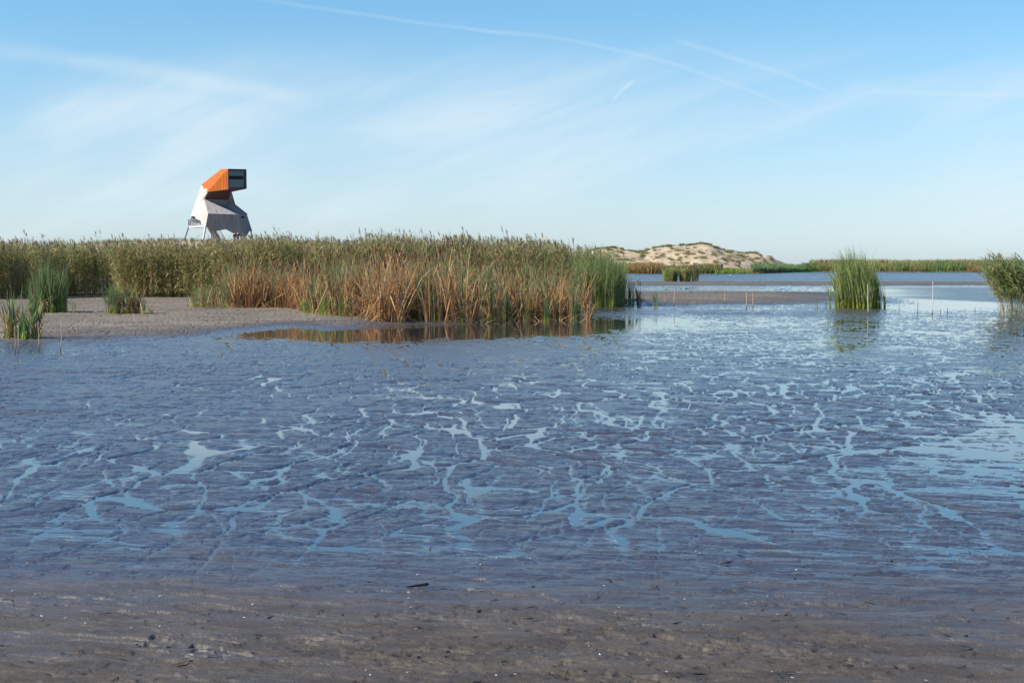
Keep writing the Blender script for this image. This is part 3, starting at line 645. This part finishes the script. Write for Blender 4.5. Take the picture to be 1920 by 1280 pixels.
BIG = [(1142, 'dark green marram tuft at the left end of the dune crest'), (1152, 'second dark tuft from the left end of the dune crest'), (1167, 'wide dark marram tuft left of the notch in the crest'),
       (1184, 'lone dark tuft near the bottom of the crest notch'), (1194, 'small dark tuft right beside the crest notch'), (1231, 'marram tuft on the crest above the reed islets'), (1257, 'broad green tuft on the long left crest'),
       (1281, 'green tuft left of the dune summit'), (1293, 'green tuft close under the dune summit on its left'), (1312, 'dark bushy tuft on the very summit of the dune'), (1322, 'dark bushy tuft on the summit, right half'),
       (1333, 'big dark tuft just right of the summit'), (1345, 'green tuft on the slope right of the summit'), (1355, 'low green tuft farther down right of the summit'), (1390, 'flat tuft on the middle right crest'),
       (1402, 'wide flat tuft on the middle right crest'), (1447, 'small tuft in the dip before the pale knoll'), (1488, 'small tuft right of the pale sandy knoll'), (1515, 'tuft at the low right end of the dune')]
for i, (pxx, lab) in enumerate(BIG):
    o = tuft_mesh('marram_bush', 150, (.85 if i < 14 else .6) * rng.uniform(.7, 1.2), rng.uniform(.5, 1.0), DARKG + PALE[:1], .07).obj('marram_bush', M_marram)
    X = at(pxx, 0, 335).x; ys = np.linspace(315, 375, 90); zz = dune_z(X * ys / 335, ys); kk = int(np.argmax((zz - EYE) / ys)); o.location = (X * ys[kk] / 335, ys[kk], zz[kk] - .1)
    tag(o, lab, 'grass tuft', 'dark tufts along the dune crest')
n = 2600; x = rng.uniform(-95, -20, n); y = rng.uniform(200, 245, n); z = ridge_z(x, y); B = Batch(); az = rng.random(n * 7) * 6.28
b = np.repeat(np.column_stack([x, y, z - .05]), 7, 0) + rng.normal(0, .12, (n * 7, 3)) * [1, 1, 0]; c = pick(n * 7, PALE + OLIVE)
P = path(b, .35 + .45 * rng.random(n * 7), az, .3 * rng.random(n * 7), .5, .1, seg=3); blades(B, P, .035, az + 1.57, c, c * 1.1, 3)
B.obj('dune_grass', M_marram, label='straw coloured grass fringe on the bank by the tower', kind='stuff')

# ------------------------------------------------------------------ dead stalks and stakes standing in the mud
M_stalk = plain('dry_stalk', (.46, .33, .22), .8, var=.3, nscale=8, muddy=True); M_post = plain('weathered_post', (.50, .46, .42), .7, nscale=6, muddy=True); M_wet = plain('wet_dark_wood', (.035, .026, .022), .4, var=.3)
def tube_obj(name, pts, rad, mat, parent=None, sides=6, jit=0, label=None, cat=None, group=None):
    """a bent round stem through world points, radii per point, closed ends; origin at the foot"""
    P = np.array(pts, float); n = len(P); o0 = P[0].copy(); P = P - o0; rad = np.broadcast_to(rad, (n,))
    vs = []; fs = []
    for i in range(n):
        d = P[min(i + 1, n - 1)] - P[max(i - 1, 0)]; d /= np.linalg.norm(d); a = np.cross(d, [0.3, 1, .1]); a /= np.linalg.norm(a); b = np.cross(d, a)
        for k in range(sides): th = 2 * math.pi * k / sides; vs.append(P[i] + rad[i] * (math.cos(th) * a + math.sin(th) * b))
    for i in range(n - 1):
        for k in range(sides): k2 = (k + 1) % sides; fs.append((i * sides + k, i * sides + k2, (i + 1) * sides + k2, (i + 1) * sides + k))
    me = bpy.data.meshes.new(name); me.from_pydata([tuple(v) for v in vs], [], fs + [tuple(range(sides))[::-1], tuple(range((n - 1) * sides, n * sides))]); me.materials.append(mat)
    o = bpy.data.objects.new(name, me); C.objects.link(o); o.location = tuple(o0)
    if parent: o.parent = parent; o.location = tuple(o0 - np.array(parent.location))
    return tag(o, label, cat, group)
def stalk(px0, py0, px1, py1, r, label, mat=None, name='dead_stalk', cat='stalk', group='dead stalks in the mud', head=False):
    g = gp(px0, py0); top = at(px1, py1, g.y + rng.uniform(-.05, .05)); n = 7; pts = []
    for i in range(n):
        s = i / (n - 1); p = Vector((g.x, g.y, -.03)).lerp(top, s); p.x += rng.normal(0, .004); pts.append(p)
    o = tube_obj(name, pts, np.linspace(r, r * .7, n), mat or M_stalk, label=label, cat=cat, group=group)
    return o
stalk(1748, 590, 1749.5, 527, .018, 'tall pale stake standing alone in the water between the large clump and the right edge', M_post, 'stake', 'stake', 'pale stakes in the water')
stalk(1628, 592, 1627.2, 532, .017, 'pale stake in front of the large wind-blown bulrush clump', M_post, 'stake', 'stake', 'pale stakes in the water')
stalk(1246.6, 574, 1247, 553, .015, 'short thin dead stalk left of the notched one')
s = stalk(1263, 575, 1265.5, 541, .018, 'dark tipped crooked dead stalk with a torn knot halfway')
stalk(1359, 571, 1359, 545, .015, 'dead stalk standing alone in the middle of the bar')
stalk(1400, 580, 1400, 548, .020, 'thicker of the two neighbouring pale stalks'); stalk(1412, 578, 1411.5, 549, .016, 'thinner of the two neighbouring pale stalks, on the right')
stalk(114, 663, 116, 597, .011, 'long dry stalk standing alone on the left mud'); stalk(73, 661, 72, 602, .011, 'dry stalk right of the tattered tufts, rooted in the pool')
stalk(76, 636, 79, 568, .012, 'tall pale stalk behind the pool stalk'); stalk(79, 634, 81, 566, .011, 'tallest pale stalk beside its twin'); stalk(65, 632, 70, 575, .014, 'white bleached stalk leaning right')
stalk(29, 668, 28, 610, .009, 'left one of two dark footed stalks in the small pool'); stalk(34, 666, 35, 606, .009, 'right one of two dark footed stalks in the small pool')
stalk(56, 661, 56, 653, .008, 'stub left of the pool stalk', M_wet); stalk(59, 662, 59, 654, .008, 'stub nearest the pool stalk', M_wet); stalk(18, 665, 18, 659, .008, 'dark stub at the pool on the left edge', M_wet); stalk(26, 664, 26, 659, .008, 'dark stub beside the two dark footed stalks', M_wet)
stalk(341, 597, 341, 573, .009, 'thin twig casting a long shadow on the grey sand')
stalk(1720, 589, 1722, 566, .010, 'dark branching twig left of the tall pale stake', M_wet); stalk(1686, 584, 1686, 568, .008, 'thin twig right of the large wind-blown clump', M_wet)
stalk(1764, 588, 1764, 580, .012, 'short dark stub right of the tall pale stake', M_wet); stalk(1776, 588, 1777, 578, .012, 'second dark stub right of the tall pale stake', M_wet); stalk(1828, 585, 1828, 577, .012, 'dark stub before the leaning reed clump', M_wet)
def bent(pts, r, label, mat=None, name='bent_stalk'):
    g = gp(*pts[0]); P = []
    for i, (a, b) in enumerate(pts): P.append(at(a, b, g.y + .04 * i))
    P[0].z = -.02; return tube_obj(name, P, r, mat or M_stalk, label=label, cat='stalk')
bent([(1198, 575), (1199, 567), (1199.5, 560), (1205, 563), (1213, 567), (1223, 573)], .014, 'pale stalk broken over in a sharp bend beside the blackened bulrushes')
bent([(1309, 574), (1306, 570), (1303, 567), (1298, 567), (1292, 570), (1285, 573)], .011, 'thin stalk arching over the wet mud in front of the bar')
bent([(1697, 579), (1706, 583), (1713, 586), (1720, 588)], .008, 'fallen side twig of the dark branching one', M_wet)
# a dark stick and small sodden pieces lying on the flat
g0, g1 = gp(762, 1103, .03), gp(803, 1092, .045)
P = [Vector(g0).lerp(Vector(g1), i / 6) + Vector((0, 0, .004 * math.sin(i * 1.3))) for i in range(7)]
zb = max(ground_z(p.x, p.y) for p in P)
for p in P: p.z = max(zb, .0) + .008
tube_obj('stick', P, np.array([.003, .005, .006, .007, .008, .009, .008]), M_wet, sides=7, label='short black stick lying on the near mud', cat='stick')
n = 380; yy = 1 / rng.uniform(1 / 40, 1 / 5.2, n); xx = rng.uniform(-1, 1, n) * yy * .38; zz = np.maximum(relief_cm(xx, yy)[1] / 100, 0); B = Batch()
P = path(np.column_stack([xx, yy, zz + .003]), rng.uniform(.008, .045, n) * (1 + yy * .07), rng.normal(.2, .8, n), 1.35 + .15 * rng.random(n), .1, 0, seg=3)
c = pick(n, [(.03, .02, .016), (.05, .03, .02), (.09, .055, .035)]); tubes(B, P, .0035 + .004 * rng.random(n), c, c, 5, [.5, 1, 1, .4])
B.obj('plant_litter', M_dead, label='sodden brown bits of leaf and stem strewn over the mud', kind='stuff')
n = 260; yy = 1 / rng.uniform(1 / 14, 1 / 5.0, n); xx = rng.uniform(-1, 1, n) * yy * .38; sel = fbm(xx * 1.1, yy * 1.6, 2, 161) > .5; xx, yy = xx[sel], yy[sel]; n = len(xx); zz = np.maximum(relief_cm(xx, yy)[1] / 100, 0); B = Batch()
P = path(np.column_stack([xx, yy, zz + .001]), rng.uniform(.006, .016, n), rng.random(n) * 6.28, 1.2 + .3 * rng.random(n), .3, 0, seg=3)
c = pick(n, [(.75, .70, .62), (.6, .52, .42)]); tubes(B, P, .003 + .002 * rng.random(n), c, c, 5, [.5, 1, 1, .5])
B.obj('shells', plant_material('shell', 0, .25, .1), label='tiny pale broken shells scattered on the near mud', kind='stuff')

# ------------------------------------------------------------------ the bird-shaped observation tower
TY = 226.0
def T(zx, zy, yo):                         # enlargement pixel (x7.11 from 320,290) + depth offset -> world
    return at(320 + zx / 7.11, 290 + zy / 7.11, TY + yo)
TB = Vector((at(395, 0, TY).x, TY + 3, 5.0))
tower = empty('observation_tower', TB, 'timber lookout tower shaped like a wading bird with an orange rusty steel head', 'tower')
def wood_material(name='weathered_timber_shaded', lo=(.16, .16, .165), hi=(.30, .28, .265)):
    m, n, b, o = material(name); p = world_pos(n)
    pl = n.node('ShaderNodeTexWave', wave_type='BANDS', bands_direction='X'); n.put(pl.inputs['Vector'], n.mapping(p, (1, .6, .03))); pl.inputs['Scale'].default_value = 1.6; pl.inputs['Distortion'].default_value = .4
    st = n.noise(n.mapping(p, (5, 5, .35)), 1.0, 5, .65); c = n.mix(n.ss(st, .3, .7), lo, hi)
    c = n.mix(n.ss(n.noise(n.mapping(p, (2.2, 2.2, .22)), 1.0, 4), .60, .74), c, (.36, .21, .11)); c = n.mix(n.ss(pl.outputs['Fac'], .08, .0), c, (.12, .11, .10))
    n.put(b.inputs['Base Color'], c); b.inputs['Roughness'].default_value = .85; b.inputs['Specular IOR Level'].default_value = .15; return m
def rust_material():
    m, n, b, o = material('rusty_steel'); p = world_pos(n)
    c = n.mix(n.ss(n.noise(n.mapping(p, (1, 1, .3)), .9, 5, .6), .3, .7), (.40, .095, .010), (.52, .14, .016)); c = n.mix(n.ss(n.noise(p, 3, 4), .55, .8), c, (.30, .075, .015)); w_ = n.node('ShaderNodeTexWave', wave_type='BANDS', bands_direction='X'); n.put(w_.inputs['Vector'], n.mapping(p, (1, .9, .05))); w_.inputs['Scale'].default_value = .55; w_.inputs['Distortion'].default_value = .2; c = n.mix(n.ss(w_.outputs['Fac'], .07, .0), c, (.22, .055, .014)); c = n.mix(n.ss(n.noise(n.mapping(p, (2, 2, .15)), 1.3, 4), .62, .78), c, (.34, .08, .012))
    n.put(b.inputs['Base Color'], c); b.inputs['Roughness'].default_value = .7; b.inputs['Specular IOR Level'].default_value = .2; return m
M_wood_shaded, M_rust = wood_material(), rust_material(); M_wood_lit = wood_material('weathered_timber_lit', (.42, .39, .36), (.68, .62, .56)); M_steel = plain('galvanised_steel', (.42, .43, .45), .45, .5, nscale=2); M_purple = plain('dark_oxide_frame', (.055, .022, .035), .6)  # one weathered timber in two tones: sunlight and shade put into the colour
def glass_material():
    m, n, b, o = material('window_glass'); b.inputs['Base Color'].default_value = (.035, .075, .09, 1); b.inputs['Roughness'].default_value = .08; b.inputs['Specular IOR Level'].default_value = .6; return m
M_glass = glass_material(); M_black = plain('dark_opening', (.006, .006, .007), .8)
def panel(name, mat, polys, th, parent=tower, **kw):
    """thick panels joined into one mesh: each polygon is extruded by th along -normal (normal kept towards the camera)"""
    bm = bmesh.new()
    for poly in polys:
        P = [Vector(p) for p in poly]; nrm = Vector((0, 0, 0))
        for i in range(len(P)): nrm += (P[i] - P[0]).cross(P[(i + 1) % len(P)] - P[0])
        nrm.normalize()
        if nrm.y > 0: nrm = -nrm
        f = [bm.verts.new(p - parent_loc(parent)) for p in P]; k = [bm.verts.new(p - nrm * th - parent_loc(parent)) for p in P]
        bm.faces.new(f); bm.faces.new(k[::-1])
        for i in range(len(P)): j = (i + 1) % len(P); bm.faces.new((f[i], k[i], k[j], f[j]))
    o = bm_obj(name, bm, mat, parent); return tag(o, **kw)
def parent_loc(p):
    v = Vector((0, 0, 0))
    while p: v += p.location; p = p.parent
    return v
def hull(name, mat, pts, parent=tower):
    bm = bmesh.new(); [bm.verts.new(Vector(p) - parent_loc(parent)) for p in pts]; bmesh.ops.convex_hull(bm, input=bm.verts); return bm_obj(name, bm, mat, parent)
# key points
nkF, nkR, nkFb, nkRb = T(490, 500, 1.6), T(810, 480, 3.4), T(445, 590, 2.6), T(770, 605, 4.6)
fl, fr, rr = T(497, 785, 0), T(914, 797, 2.9), T(1018, 800, 5.6)
# body: front, right end, left side, roof slopes, neck
bl, bl2 = T(470, 945, .15), T(958, 1090, 3.0)
front_p = [fl, fr, bl2, T(880, 1072, 2.6), T(740, 995, 1.75), T(610, 1018, 1.0), bl]
end_p = [fr, rr, T(1088, 1020, 6.6), T(1052, 1015, 6.0), T(1004, 1105, 3.9), bl2]
left_p = [T(412, 405, 6.2), T(450, 455, 3.6), T(487, 455, 1.9), nkF, nkFb, fl, bl, T(412, 928, 1.4), T(394, 872, 1.8), T(338, 866, 3.2), T(320, 822, 3.6), T(268, 815, 5.0)]
cl1 = panel('front_wall', M_wood_shaded, [front_p], .22); cl2 = panel('end_wall', M_wood_shaded, [end_p], .22)  # shaded tone of the timber
panel('window', M_black, [[T(948, 822, 3.45), T(986, 822, 4.4), T(986, 844, 4.4), T(948, 844, 3.45)]], .1)
# left side is triangulated so that it folds between its points
panel('side_wall', M_wood_lit, [[left_p[0], left_p[1], T(380, 650, 3.6), left_p[11]], [left_p[1], left_p[2], left_p[3], left_p[4], T(380, 650, 3.6)], [left_p[4], left_p[5], T(380, 650, 3.6)],
      [T(380, 650, 3.6), left_p[5], left_p[6], left_p[7], left_p[8]], [T(380, 650, 3.6), left_p[8], left_p[9], left_p[10], left_p[11]]], .12)  # lit tone of the same timber, for the sunny side
panel('roof', M_wood_lit, [[nkFb, fl, fr]], .15); panel('roof', M_wood_shaded, [[nkFb, T(740, 690, 4.2), fr], [nkFb, nkRb, T(740, 690, 4.2)], [nkRb, rr, fr, T(740, 690, 4.2)]], .15)  # sunny slope painted in the lit tone, the others in the shaded one
M_brown = plain('dark_brown_timber', (.075, .04, .028), .8, var=.35); panel('neck', M_brown, [[nkF, nkR, nkRb, nkFb]], .3)  # neck boards in a darker brown than the walls
# closing walls at the back (seen only from the side)
K1, K2, K3, K4 = T(300, 800, 6.3), T(900, 800, 9.5), T(290, 900, 6.2), T(930, 1010, 9.8)
panel('back_wall', M_wood_shaded, [[K1, K2, K4, K3]], .2)
panel('back_roof', M_wood_shaded, [[T(412, 410, 6.3), T(700, 470, 7.5), K2, K1], [nkR, T(700, 470, 7.5), K2, nkRb], [nkRb, rr, K2]], .15)
# head
hA, hB, hC, hD = T(762, 190, 0), T(1005, 195, 2.0), T(1008, 455, 2.0), T(765, 462, 0)
hull('head', M_rust, [hA, hB, hC, hD, T(672, 193, 2.6), T(930, 197, 4.6), T(411, 400, 6.0), T(446, 462, 3.6), T(490, 497, 1.5), T(815, 495, 3.3), T(690, 440, 7.6)])
dn = Vector((0, 0, -.03)); panel('head_underside_shade', M_purple, [[hD + dn, hC + dn, T(815, 495, 3.3) + dn, T(490, 498.5, 1.5) + dn]], .02)  # added dark sheet: paints the shade on the head's rusty underside
def on_face(u, v, out=0):                  # point on the window face, u to the right, v down
    a = hA.lerp(hB, u); b = hD.lerp(hC, u); p = a.lerp(b, v); nrm = (hB - hA).cross(hD - hA).normalized()
    if nrm.y > 0: nrm = -nrm
    return p + nrm * out
def face_quad(u0, v0, u1, v1, out): return [on_face(u0, v0, out), on_face(u1, v0, out), on_face(u1, v1, out), on_face(u0, v1, out)]
win = panel('front_window', M_purple, [face_quad(0, 0, 1, .10, .14), face_quad(0, .92, 1, 1, .14), face_quad(0, .10, .045, .92, .14), face_quad(.885, .10, 1, .92, .14)], .14)
panel('pane', M_glass, [face_quad(.046, .101, .884, .919, .03)], .025, parent=win); panel('slit', M_black, [face_quad(.05, .34, .84, .52, .045)], .012, parent=win)
hn = on_face(.6, .6, .1)
# platform, legs, stair
def bar(name, p, q, r, mat=M_steel, parent=tower, sides=5): 
    P = [Vector(p), Vector(p).lerp(Vector(q), .5), Vector(q)]; o = tube_obj(name, P, r, mat, sides=sides); o.parent = parent; o.location = P[0] - parent_loc(parent); return o
def ground_at(p, drop=.6): return Vector((p.x, p.y, float(ridge_z(np.array([p.x]), np.array([p.y]))[0]) - drop))
L1a, L1b = T(290, 815, 4.9), ground_at(T(150, 1160, 5.4)); L2a, L2b = T(468, 940, .3), ground_at(T(420, 1165, .2))
M_leg = plain('painted_steel_leg', (.55, .53, .52), .5, .2); M_dleg = plain('steel_leg_dark', (.16, .16, .20), .5, .3)
L1b.x, L2b.x = T(148, 1165, 5.4).x, T(418, 1165, .2).x
bar('leg', L1a, L1b, .13, M_dleg); bar('leg', L2a, L2b, .20, M_leg); bar('leg', T(545, 985, 2.5), ground_at(T(543, 1165, 2.5)), .10, M_dleg)
bar('leg', T(925, 1070, 3.2), ground_at(T(1000, 1165, 3.2)), .10, M_dleg); bar('leg', T(1068, 1010, 6.5), ground_at(T(1110, 1150, 6.5)), .12, M_dleg)
p0, p1, p2, p3 = T(236, 950, 5.0), T(455, 944, .9), T(560, 960, 3.5), T(345, 965, 7.5)
bm = bmesh.new(); vv = []
for dz_ in (.0, -.30):
    for p in (p0, p1, p2, p3): vv.append(bm.verts.new(Vector((p.x, p.y, p0.z + dz_)) - TB))
for f in ((0, 1, 2, 3), (7, 6, 5, 4), (0, 4, 5, 1), (1, 5, 6, 2), (2, 6, 7, 3), (3, 7, 4, 0)): bm.faces.new([vv[i] for i in f])
bm_obj('platform', bm, M_leg, tower)
bm = bmesh.new()
def bm_bar(bm, a, b, r, org):
    a, b = Vector(a) - org, Vector(b) - org; d = (b - a).normalized(); s = d.cross(Vector((0.2, 1, .1))).normalized() * r; u_ = d.cross(s).normalized() * r
    v = [bm.verts.new(e + x * s + y * u_) for e in (a, b) for x, y in ((-1, -1), (1, -1), (1, 1), (-1, 1))]
    for f in ((0, 1, 2, 3), (7, 6, 5, 4), (0, 4, 5, 1), (1, 5, 6, 2), (2, 6, 7, 3), (3, 7, 4, 0)): bm.faces.new([v[i] for i in f])
zt = p0.z
for a, b in ((p0, p1), (p0, p3)):
    A0, B0 = Vector((a.x, a.y, zt)), Vector((b.x, b.y, zt)); up = Vector((0, 0, 1.05))
    bm_bar(bm, A0 + up, B0 + up, .03, TB); bm_bar(bm, A0 + up * .12, B0 + up * .12, .02, TB)
    for i in range(23): p = A0.lerp(B0, i / 22 * (.72 if b is p1 else 1)); bm_bar(bm, p, p + up, .035 if i % 11 == 0 else .012, TB)
bm_obj('railing', bm, M_steel, tower)
s0, s1 = T(500, 975, 2.0), T(640, 1160, 2.6); s0b, s1b = s0 + Vector((.5, 1.0, .1)), s1 + Vector((.5, 1.0, .1)); s1.z -= .6; s1b.z -= .6
bm = bmesh.new(); bm_bar(bm, s0, s1, .13, TB); bm_bar(bm, s0b, s1b, .13, TB)
for i in range(17):
    a = s0.lerp(s1, (i + .5) / 17); b = s0b.lerp(s1b, (i + .5) / 17); bm_bar(bm, a, b, .07, TB)
stair = bm_obj('staircase', bm, M_steel, tower)
bm = bmesh.new()
for k_ in (0, 1):
    a, b = (s0, s1) if k_ == 0 else (s0b, s1b); h = Vector((0, 0, 1.0)); o_ = Vector((.35, 0, 0)); bm_bar(bm, a + h + o_, b + h + o_, .03, TB)
    for i in range(13): p = a.lerp(b, i / 12); bm_bar(bm, p, p + h + o_, .02, TB)
bm_obj('handrail', bm, M_steel, tower)

# ------------------------------------------------------------------ people
M_skin = plain('skin', (.45, .26, .18), .6); MATS = {}
def cloth(col):
    if col not in MATS: MATS[col] = plain('cloth', col, .85, spec=.1)
    return MATS[col]
def skin_mesh(name, verts, edges, radii, mat, parent, root=0, sub=1):
    me = bpy.data.meshes.new(name); me.from_pydata(verts, edges, []); me.materials.append(mat); o = bpy.data.objects.new(name, me); C.objects.link(o); o.parent = parent
    o.modifiers.new('skin', 'SKIN'); 
    if not me.skin_vertices: me.attributes
    for i, r in enumerate(radii): me.skin_vertices[0].data[i].radius = r if isinstance(r, tuple) else (r, r)
    me.skin_vertices[0].data[root].use_root = True
    if sub: m = o.modifiers.new('subdivision', 'SUBSURF'); m.levels = m.render_levels = sub
    return o
def person(loc, rz, label, top, legs, hair=(.03, .02, .015), hat=None, pose='stand', pack=None, H=1.74):
    e = empty('person', loc, label, 'person', rz=rz); s = H / 1.74; e.scale = (s, s, s)
    bend = {'stand': 0, 'walk': 0, 'bend': .55}[pose]; cb, sb = math.cos(bend), math.sin(bend)
    def up(x, y, z):                       # the upper body turns forward (-y) about the hips
        dz_ = z - .95; return (x, y * cb - dz_ * sb, .95 + dz_ * cb + y * sb)
    st = .16 if pose == 'walk' else .03
    V, E, Rr = [], [], []
    def chain(pts, rs, frm=None):
        last = frm
        for p, r in zip(pts, rs):
            V.append(p); Rr.append(r); k = len(V) - 1
            if last is not None: E.append((last, k))
            last = k
        return last
    pel = chain([(0, 0, .95)], [(.15, .10)]); ch = chain([up(0, 0, 1.12), up(0, -.01, 1.28), up(0, 0, 1.42)], [(.13, .09), (.16, .10), (.14, .09)], pel)
    nk = chain([up(0, 0, 1.50)], [.055], ch); chain([up(0, -.02, 1.57), up(0, -.025, 1.65), up(0, -.01, 1.73)], [.070, .085, .055], nk)
    hands = []
    for sx in (-1, 1):
        f_ = sx * st; w = chain([up(sx * .18, 0, 1.40), up(sx * .24, .02 + f_ * .4, 1.13), up(sx * .25, -.06 - f_, .90)], [.055, .042, .030], ch); hands.append((sx, up(sx * .25, -.06 - f_, .90), w))
        chain([(sx * .10, 0, .88), (sx * .11, -.03 + f_, .50), (sx * .12, .02 + 2 * f_, .09), (sx * .12, -.13 + 2 * f_, .035)], [.085, .055, .040, .035], pel)
    for sx, w, k in hands:
        pm = chain([(w[0], w[1] - .01, w[2] - .06)], [(.035, .016)], k)
        for i, L in enumerate((.070, .080, .075, .058)):
            y0 = (i - 1.5) * .018; chain([(w[0], w[1] + y0 - .01, w[2] - .10), (w[0] - sx * .01, w[1] + y0 - .01, w[2] - .10 - L * .6), (w[0] - sx * .025, w[1] + y0 - .01, w[2] - .10 - L)], [.009, .008, .007], pm)
        chain([(w[0] - sx * .01, w[1] - .045, w[2] - .075), (w[0] - sx * .015, w[1] - .06, w[2] - .11)], [.010, .008], pm)
    skin_mesh('body', V, E, Rr, M_skin, e)
    # jacket, trousers, shoes, hair follow the body, a little larger
    jv = [(0, 0, .90), up(0, 0, 1.12), up(0, -.01, 1.28), up(0, 0, 1.44)]; je = [(0, 1), (1, 2), (2, 3)]; jr = [(.175, .125), (.155, .115), (.18, .125), (.13, .09)]
    for sx in (-1, 1):
        f_ = sx * st; n0 = len(jv); jv += [up(sx * .18, 0, 1.40), up(sx * .24, .02 + f_ * .4, 1.13), up(sx * .25, -.05 - f_, .93)]; jr += [.075, .06, .045]; je += [(3, n0), (n0, n0 + 1), (n0 + 1, n0 + 2)]
    skin_mesh('jacket', jv, je, jr, cloth(top), e)
    tv = [(0, 0, .93)]; te = []; tr = [(.165, .115)]
    for sx in (-1, 1):
        f_ = sx * st; n0 = len(tv); tv += [(sx * .10, 0, .86), (sx * .11, -.03 + f_, .50), (sx * .12, .02 + 2 * f_, .12)]; tr += [.105, .075, .06]; te += [(0, n0), (n0, n0 + 1), (n0 + 1, n0 + 2)]
    skin_mesh('trousers', tv, te, tr, cloth(legs), e)
    for sx in (-1, 1): f_ = 2 * sx * st; skin_mesh('shoe', [(sx * .12, .05 + f_, .05), (sx * .12, -.05 + f_, .045), (sx * .12, -.17 + f_, .035)], [(0, 1), (1, 2)], [.05, .05, .035], cloth((.03, .025, .022)), e)
    skin_mesh('hat' if hat else 'hair', [up(0, .035, 1.62), up(0, .01, 1.71), up(0, -.02, 1.76)], [(0, 1), (1, 2)], [.075, .095, .06], cloth(hat or hair), e)
    for sx in (-1, 1): skin_mesh('eye', [up(sx * .032, -.098, 1.655), up(sx * .032, -.103, 1.655)], [(0, 1)], [.010, .009], cloth((.02, .02, .02)), e, sub=0)
    if pack:
        o = skin_mesh('backpack', [up(0, .17, 1.12), up(0, .18, 1.28), up(0, .16, 1.42)], [(0, 1), (1, 2)], [(.13, .08), (.14, .09), (.10, .06)], cloth(pack), e)
    return e
def on_field(fn, px, Y): X = at(px, 0, Y).x; return (X, Y, float(fn(np.array([X]), np.array([Y]))[0]))
person(on_field(ridge_z, 435.3, 222), .3, 'person in a black top with something red, left of the pair under the tower', (.015, .013, .016), (.30, .05, .04), H=1.72, hair=(.2, .1, .06))
person(on_field(ridge_z, 441.5, 222.5), -.4, 'person in a navy jacket, right of the pair under the tower', (.02, .028, .09), (.015, .018, .05), H=1.80)
def seen_at(fn, px, py_feet, Y0, Y1):
    """where on the slope a figure whose feet are seen at that height stands"""
    ys = np.linspace(Y0, Y1, 80); best = min(ys, key=lambda yy: abs(at(px, py_feet, yy).z - on_field(fn, px, yy)[2])); return on_field(fn, px, best)
person(seen_at(dune_z, 1357.5, 508, 284, 330), .5, 'person in a bright blue jacket standing at the foot of the dune', (.03, .12, .45), (.02, .03, .08), pack=None, H=1.78)
person(seen_at(dune_z, 1391, 502, 290, 330), 1.2, 'stooping person in dark clothes with a white hat by the green reeds', (.03, .03, .06), (.04, .03, .04), hat=(.75, .72, .72), pose='bend')
person(seen_at(dune_z, 1257, 507, 290, 330), 2.0, 'person in a white top walking behind the brown shore reeds', (.75, .72, .68), (.15, .12, .10), pose='walk')
person(seen_at(dune_z, 1267.5, 507, 290, 330), 2.0, 'person in dark clothes walking beside the one in white', (.10, .07, .07), (.06, .05, .05), pose='walk')

# ------------------------------------------------------------------ birds
def bird(px, py, z, s, label, body, wing, legs=True, rz=0, name='bird'):
    g = gp(px, py, z); e = empty(name, (g.x, g.y, z), label, 'bird', rz=rz); e.scale = (s,) * 3; h = .12 if legs else .02
    skin_mesh('body', [(-.16, 0, h + .05), (-.06, 0, h + .05), (.06, 0, h + .06), (.13, 0, h + .10), (.16, 0, h + .16), (.19, 0, h + .18)], [(i, i + 1) for i in range(5)], [.012, .055, .065, .04, .025, .032], cloth(body), e, root=2)
    for sy in (-1, 1): skin_mesh('wing', [(.08, sy * .045, h + .08), (-.05, sy * .055, h + .08), (-.20, sy * .02, h + .06)], [(0, 1), (1, 2)], [(.02, .03), (.018, .04), (.006, .012)], cloth(wing), e, root=1)
    skin_mesh('beak', [(.21, 0, h + .18), (.28, 0, h + .165)], [(0, 1)], [.012, .004], cloth((.25, .12, .03)), e, sub=0)
    if legs:
        for sy in (-1, 1): skin_mesh('leg', [(.02, sy * .03, h), (.0, sy * .03, .06), (.02, sy * .03, .0)], [(0, 1), (1, 2)], [.007, .006, .006], cloth((.25, .12, .03)), e, sub=0)
    return e
bird(1368, 517.5, .0, 1.1, 'white gull floating on the dark lake', (.8, .8, .78), (.6, .62, .65), False, .3, 'gull')
bird(1291, 549, .07, .42, 'small brown wading bird, left of the pair on the sandbar', (.45, .38, .3), (.12, .09, .07), True, 3.0, 'wading_bird')
bird(1296.5, 549, .07, .42, 'small brown wading bird, right of the pair on the sandbar', (.42, .36, .3), (.10, .08, .07), True, .2, 'wading_bird')
bird(1465, 544.5, .01, .42, 'tiny dark bird alone on the far wet strip', (.05, .05, .06), (.04, .04, .05), True, .5, 'wading_bird')
